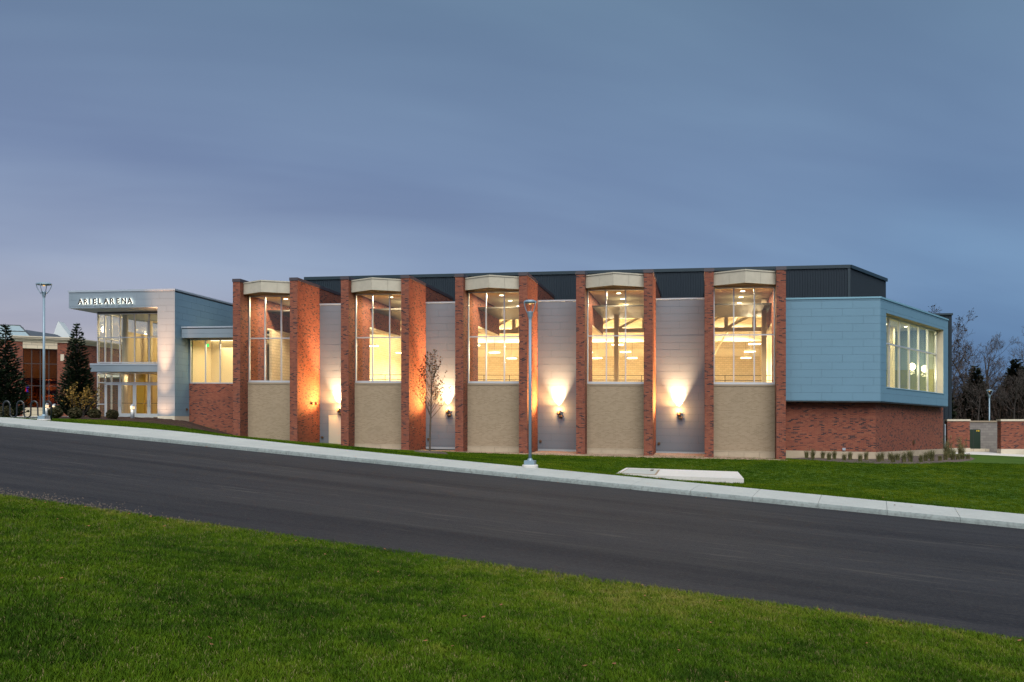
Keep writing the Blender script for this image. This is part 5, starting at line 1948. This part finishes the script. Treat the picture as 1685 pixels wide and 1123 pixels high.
def conifer(x, y, z, H, rad, seed, label, m='conifer_leaf', name='conifer_tree', dens=1.0, group=None, tuft=0.27):
    r = random.Random(seed)
    t = thing(name, (x, y, z), label, 'tree', group)
    part('trunk', MB().tube([(x, y, z - 0.3), (x, y, z + H * 0.9), (x, y, z + H)], [0.02 * H, 0.006 * H, 0.004], 7), 'bark_dark', t)
    mb = MB()
    nlev = int(H * 5 * dens)
    for k in range(nlev):
        f = k / nlev
        zz = 0.02 * H + (0.985 * H) * f
        rr = rad * (1 - f) ** 0.82 * (0.9 + 0.2 * r.random()) * min(1.0, 0.72 + f * 2.2) + 0.03
        nb = max(3, int(15 * (1 - f) + 4))
        for j in range(nb):
            a = 2 * PI * (j + r.random()) / nb
            L = rr * r.uniform(0.72, 1.08)
            ns = max(2, int(L / 0.13))
            for q in range(ns):
                g = (q + 0.6) / ns
                if g < 0.35 and r.random() < 0.5:
                    continue
                px_ = x + math.cos(a) * L * g
                py_ = y + math.sin(a) * L * g
                pz_ = z + zz + 0.30 * L * g * g - 0.06 * L
                for _ in range(4):
                    a2 = a + r.uniform(-0.9, 0.9)
                    e1 = Vector((math.cos(a2), math.sin(a2), r.uniform(0.1, 0.9))).normalized()
                    e2 = e1.cross(Vector((r.uniform(-1, 1), r.uniform(-1, 1), 1))).normalized()
                    s_ = tuft * r.uniform(0.6, 1.15)
                    c = Vector((px_, py_, pz_))
                    mb.poly(c, c + e1 * s_ * 0.5 + e2 * s_ * 0.24, c + e1 * s_, c + e1 * s_ * 0.5 - e2 * s_ * 0.24)
    for j in range(14):
        zz = z + H * r.uniform(0.86, 0.985)
        a = r.uniform(0, 2 * PI)
        ln = r.uniform(0.15, 0.4)
        mb.tube([(x, y, zz - 0.1), (x + 0.10 * math.cos(a), y + 0.10 * math.sin(a), zz + ln)], [0.02, 0.006], 4)
    part('crown', mb, m, t)
    return t


conifer(-46.45, -0.3, zlawn(-46.45, -0.3), 6.4, 1.42, 1, 'dark pointed spruce between the brick hall and the entrance', dens=1.15)
conifer(-48.9, -3.9, zlawn(-48.9, -3.9), 6.05, 1.55, 2, 'dark pointed spruce at the left edge behind the bike rack', dens=1.15)

# yellow shrub
r = random.Random(5)
x, y = -45.25, -1.4
z = zlawn(x, y)
t = thing('yellow_shrub', (x, y, z), 'open shrub with yellow autumn leaves beside the entrance glass', 'shrub')
mb = MB()
tips = []
for k in range(12):
    a = 2 * PI * k / 12
    grow(mb, r, (x + 0.1 * math.cos(a), y + 0.1 * math.sin(a), z), (0.42 * math.cos(a), 0.42 * math.sin(a), 0.9), r.uniform(1.5, 2.1), 0.02, 1, 2, tips, 0.45, 0.2, 5, 4, 4, 0.25, 0.005)
part('stem', mb, 'bark_dark', t)
lf = MB()
leaf_quads(lf, [(p.x + r.uniform(-.1, .1), p.y + r.uniform(-.1, .1), p.z + r.uniform(-.1, .1)) for p in tips if p.z > z + 0.45 for _ in range(4)], 0.075, r)
part('foliage', lf, 'yellow_leaf', t)

# clipped round shrubs
def round_shrub(x, y, rad, seed, label):
    r = random.Random(seed)
    z = zlawn(x, y)
    t = thing('round_shrub', (x, y, z), label, 'shrub', 'clipped round shrubs by the entrance')
    mb = MB()
    for k in range(7):
        a = 2 * PI * k / 7
        mb.tube([(x, y, z - 0.05), (x + 0.5 * rad * math.cos(a), y + 0.5 * rad * math.sin(a), z + rad * 0.9)], [0.02, 0.008], 4)
    part('stem', mb, 'bark_dark', t)
    lf = MB()
    P = []
    for k in range(2200):
        d_ = Vector((r.gauss(0, 1), r.gauss(0, 1), r.gauss(0, 1))).normalized()
        q = rad * (0.55 + 0.45 * r.random() ** 0.5) * (1 + 0.10 * math.sin(5 * d_.x + seed) * math.cos(4 * d_.y))
        P.append((x + d_.x * q, y + d_.y * q, z + rad * 0.86 + d_.z * q * 0.86))
    leaf_quads(lf, P, 0.06, r)
    part('foliage', lf, 'shrub_leaf', t)


round_shrub(-44.54, -4.7, 0.42, 1, 'clipped round shrub right of the lamp post, first from the left of the row')
round_shrub(-43.35, -4.4, 0.41, 2, 'clipped round shrub in front of the spruce trunk, second of the row')
round_shrub(-42.79, -3.3, 0.38, 3, 'clipped round shrub left of the glass corner, third of the row')
round_shrub(-41.66, -3.1, 0.38, 4, 'clipped round shrub in front of the entrance doors, last of the row')
round_shrub(-42.6, -11.0, 0.42, 5, 'clipped round shrub at the left image edge beside the bike rack')


# ornamental grasses in the planting bed
def reed_clump(x, y, h, seed, label, plume=False):
    r = random.Random(seed)
    z = zlawn(x, y) + 0.04
    mb = MB()
    nb = 150
    for _ in range(nb):
        a = r.uniform(0, 2 * PI)
        lean = h * r.uniform(0.08, 0.55)
        hh = h * r.uniform(0.7, 1.4)
        w = 0.009
        bx_, by_ = x + 0.09 * r.uniform(-1, 1), y + 0.09 * r.uniform(-1, 1)
        dx_, dy_ = math.cos(a), math.sin(a)
        px_, py_ = -dy_ * w, dx_ * w
        prev = None
        i = len(mb.v)
        for k, f in enumerate((0, 0.4, 0.75, 1.0)):
            cx_, cy_, cz_ = bx_ + dx_ * lean * f * f, by_ + dy_ * lean * f * f, z + hh * (f - 0.18 * f * f * f)
            q = 1 - 0.8 * f
            mb.v += [(cx_ - px_ * q, cy_ - py_ * q, cz_), (cx_ + px_ * q, cy_ + py_ * q, cz_)]
        for k in range(3):
            mb.f.append((i + 2 * k, i + 2 * k + 1, i + 2 * k + 3, i + 2 * k + 2))
    if plume:
        for _ in range(8):
            a = r.uniform(0, 2 * PI)
            q = h * r.uniform(1.15, 1.5)
            ex, ey = x + 0.3 * h * math.cos(a), y + 0.3 * h * math.sin(a)
            mb.tube([(x, y, z), (ex, ey, z + q)], [0.006, 0.004], 4)
            leaf_quads(mb, [(ex + r.uniform(-.04, .04), ey + r.uniform(-.04, .04), z + q + r.uniform(-.12, .06)) for _ in range(9)], 0.035, r)
    single('grass_clump', mb, 'reed_leaf', (x, y, z), label, 'ornamental grass', 'ornamental grass clumps in the right bed')


CL = [(1.34, 1.9, 0.45), (1.55, 0.7, 0.57), (2.25, 1.9, 0.45), (2.37, 0.1, 0.42), (2.83, 1.32, 0.5), (3.04, -1.0, 0.4), (3.66, 1.04, 0.46), (3.78, -1.6, 0.4), (4.57, 1.24, 0.49), (4.7, -1.73, 0.43), (5.12, -0.4, 0.48), (5.84, 1.06, 0.45), (5.24, -2.8, 0.45), (6.16, 0.68, 0.41), (5.83, -2.6, 0.55), (6.42, -1.36, 0.6), (7.3, 3.2, 0.48), (6.96, -1.25, 0.37), (7.41, -0.33, 0.51), (7.88, 0.19, 0.61), (8.6, 3.9, 0.48), (8.42, 0.74, 0.31), (9.06, 2.2, 0.49), (10.4, 7.6, 0.95), (9.5, 2.4, 0.49), (11.2, 9.0, 0.55), (9.9, 2.9, 0.35), (10.32, 3.6, 0.36), (10.9, 4.6, 0.33), (11.3, 7.4, 0.8), (10.2, 6.0, 0.7), (11.9, 10.2, 0.85)]
words = ['first', 'second', 'third', 'fourth', 'fifth', 'sixth', 'seventh', 'eighth', 'ninth', 'tenth', 'eleventh', 'twelfth', 'thirteenth', 'fourteenth', 'fifteenth', 'sixteenth', 'seventeenth', 'eighteenth', 'nineteenth', 'twentieth', 'twenty-first', 'twenty-second', 'twenty-third', 'twenty-fourth', 'twenty-fifth', 'twenty-sixth', 'twenty-seventh', 'twenty-eighth', 'twenty-ninth', 'thirtieth', 'thirty-first', 'thirty-second']


def screen_x(p):
    dx, dy = p[0] - CAM.x, p[1] - CAM.y
    return (0.9775 * dx + 0.2106 * dy) / (-0.2106 * dx + 0.9775 * dy)


CL.sort(key=screen_x)
for k, (x, y, h) in enumerate(CL):
    size = 'tall' if h > 0.65 else ('low' if h < 0.42 else 'medium-high')
    reed_clump(x, y, h, 100 + k, '%s tuft of ornamental grass in the mulch bed, %s from the left' % (size, words[k]), h > 0.65)


# trees behind on the right
def bare_tree(x, y, H, seed, label, spread=0.55, leaves=0.0, kids=5, trunk=0.018):
    r = random.Random(seed)
    z = zlawn(x, y)
    t = thing('bare_tree', (x, y, z), label, 'tree', 'bare trees behind the site walls')
    mb = MB()
    tips = []
    grow(mb, r, (x, y, z - 0.3), (r.uniform(-0.05, 0.05), r.uniform(-0.05, 0.05), 1), H * 0.80, trunk * H, 0, 4, tips, spread, 0.22, 7, kids, 6, 0.28, 0.012)
    part('trunk', mb, 'bark_dark', t)
    if leaves > 0:
        lf = MB()
        leaf_quads(lf, [p + Vector((r.uniform(-.2, .2), r.uniform(-.2, .2), r.uniform(-.2, .2))) for p in tips if r.random() < leaves], 0.13, r)
        part('crown', lf, 'brown_leaf', t)


BT = [(22.5, 58.0, 13.5, 'bare tree with a few brown leaves close behind the dark tower', 0.5, 0.30),
      (33.0, 86.0, 13.0, 'tall bare spreading tree in the middle of the wood', 0.6, 0.0),
      (29.5, 88.0, 11.0, 'slim bare tree between the tower and the spreading tree', 0.5, 0.0),
      (41.0, 88.0, 14.0, 'tall bare tree at the right edge of the picture', 0.55, 0.0),
      (38.0, 96.0, 12.0, 'bare tree standing behind the dark fir', 0.55, 0.0),
      (26.5, 80.0, 9.5, 'low bare tree beside the brown-leaved tree', 0.55, 0.12),
      (36.0, 74.0, 7.5, 'small bare tree in front of the dark fir', 0.6, 0.0),
      (30.0, 72.0, 6.5, 'small leaning bare tree left of the distant lamp', 0.6, 0.0),
      (33.5, 70.0, 6.8, 'small bare tree right of the distant lamp', 0.6, 0.0),
      (40.0, 72.0, 8.0, 'small bare tree by the right picture edge', 0.6, 0.0),
      (26.0, 90.0, 11.0, 'thin bare tree rising far behind the brown-leaved tree', 0.55, 0.0),
      (31.5, 94.0, 10.5, 'bare tree far back left of the tall spreading tree', 0.6, 0.0),
      (36.0, 90.0, 11.5, 'bare tree far back right of the tall spreading tree', 0.6, 0.0),
      (44.0, 94.0, 13.0, 'bare tree far back at the picture edge', 0.6, 0.0),
      (28.0, 76.0, 7.5, 'low twiggy bare tree beside the dark evergreen near the tower', 0.62, 0.10),
      (35.0, 78.0, 7.0, 'low twiggy bare tree between the pine and the fir', 0.62, 0.0)]
for k, (x, y, H, lab, sp_, lv) in enumerate(BT):
    bare_tree(x, y, H, 30 + k, lab, sp_, lv)
for k, (x, y, H, rad, lab) in enumerate(((31.8, 80.0, 7.6, 2.3, 'dark round-topped pine in the middle of the wood'), (37.6, 82.0, 8.5, 2.9, 'dark pointed fir near the right picture edge'),
                                         (25.5, 74.0, 6.8, 2.4, 'dark evergreen low beside the tower'), (35.0, 90.0, 5.6, 2.4, 'dark evergreen behind the distant lamp'),
                                         (42.0, 84.0, 7.5, 2.8, 'dark evergreen at the right edge'))):
    conifer(x, y, zlawn(x, y), H, rad, 60 + k, lab, 'pine_leaf', 'evergreen_tree', 0.75, 'evergreens behind the site walls', 0.62)
# undergrowth of the wood as one mass
r = random.Random(9)
mb = MB()
for k in range(3600):
    x = r.uniform(20, 48)
    y = r.uniform(76, 96)
    z = zlawn(21 + (x - 20), y) if k % 20 == 0 else None
    if z is None:
        z = zlast
    zlast = z
    hgt = r.uniform(1.0, 6.2)
    a = r.uniform(0, 2 * PI)
    mb.tube([(x, y, z - 0.3), (x + 0.25 * hgt * math.cos(a), y + 0.25 * hgt * math.sin(a), z + hgt * 0.6), (x + 0.5 * hgt * math.cos(a + 0.4), y + 0.5 * hgt * math.sin(a + 0.4), z + hgt)], [0.035, 0.022, 0.01], 3, False)
    if k % 2 == 0:
        leaf_quads(mb, [(x + r.uniform(-.8, .8), y + r.uniform(-.8, .8), z + r.uniform(0.1, hgt * 0.8)) for _ in range(6)], 0.22, r)
single('undergrowth', mb, 'brown_leaf', (33, 85, 3), 'dark brown leafless undergrowth filling the wood behind the site walls', 'undergrowth', kind='stuff')

# ------------------------------------------------------------------ litter
r = random.Random(21)
mb = MB()


def leaf_at(x, y, z, s_):
    a = r.uniform(0, 2 * PI)
    e1 = Vector((math.cos(a), math.sin(a), r.uniform(-0.2, 0.3)))
    e2 = Vector((-math.sin(a), math.cos(a), r.uniform(-0.2, 0.5)))
    p = Vector((x, y, z))
    mb.poly(p - e1 * s_, p - e2 * s_ * 0.6, p + e1 * s_, p + e2 * s_ * 0.6)


for _ in range(70):
    s_, t_ = r.uniform(18, 48), EDGE - abs(r.gauss(0, 0.35)) - 0.05
    x, y = st(s_, t_)
    leaf_at(x, y, znear(s_, t_) + 0.05, r.uniform(0.025, 0.05))
for _ in range(170):
    s_, t_ = r.uniform(18, 48), r.uniform(EDGE - 10, EDGE)
    x, y = st(s_, t_)
    leaf_at(x, y, znear(s_, t_) + 0.062, r.uniform(0.02, 0.045))
for _ in range(40):
    s_, t_ = r.uniform(10, 48), -abs(r.gauss(0, 0.15)) - 0.05
    x, y = st(s_, t_)
    leaf_at(x, y, zsurf(s_, t_) + 0.02, r.uniform(0.025, 0.05))
for _ in range(30):
    s_, t_ = r.uniform(28, 48), r.uniform(2.3, 9)
    x, y = st(s_, t_)
    leaf_at(x, y, zlawn(x, y) + 0.06, r.uniform(0.03, 0.06))
for s_, t_ in ((38.9, 1.1), (39.2, 1.2), (38.7, 1.0)):
    x, y = st(s_, t_)
    leaf_at(x, y, zroad(s_) + 0.26, 0.05)
single('fallen_leaves', mb, 'leaf_litter', (0, -30, 0), 'scattered small brown fallen leaves on the turf and along the kerb', 'leaves', kind='stuff')
mb = MB()
for _ in range(1000):
    s_ = r.triangular(14, 25, 16.5)
    t_ = EDGE + abs(r.gauss(0, 0.22)) * (1.6 if s_ < 22 else 0.7) - 0.02
    x, y = st(s_, t_)
    z = zsurf(s_, t_)
    q = r.uniform(0.006, 0.022)
    a = r.uniform(0, 2 * PI)
    ca, sa = math.cos(a) * q, math.sin(a) * q
    mb.hexa([(x - ca, y - sa, z), (x + sa, y - ca, z), (x + ca, y + sa, z), (x - sa, y + ca, z)],
            [(x - ca * .6, y - sa * .6, z + q), (x + sa * .6, y - ca * .6, z + q * 1.1), (x + ca * .6, y + sa * .6, z + q), (x - sa * .6, y + ca * .6, z + q * .9)])
single('edge_gravel', mb, 'pebble', (-17, -32, 0), 'loose pale gravel along the near road edge at the left', 'gravel', kind='stuff')
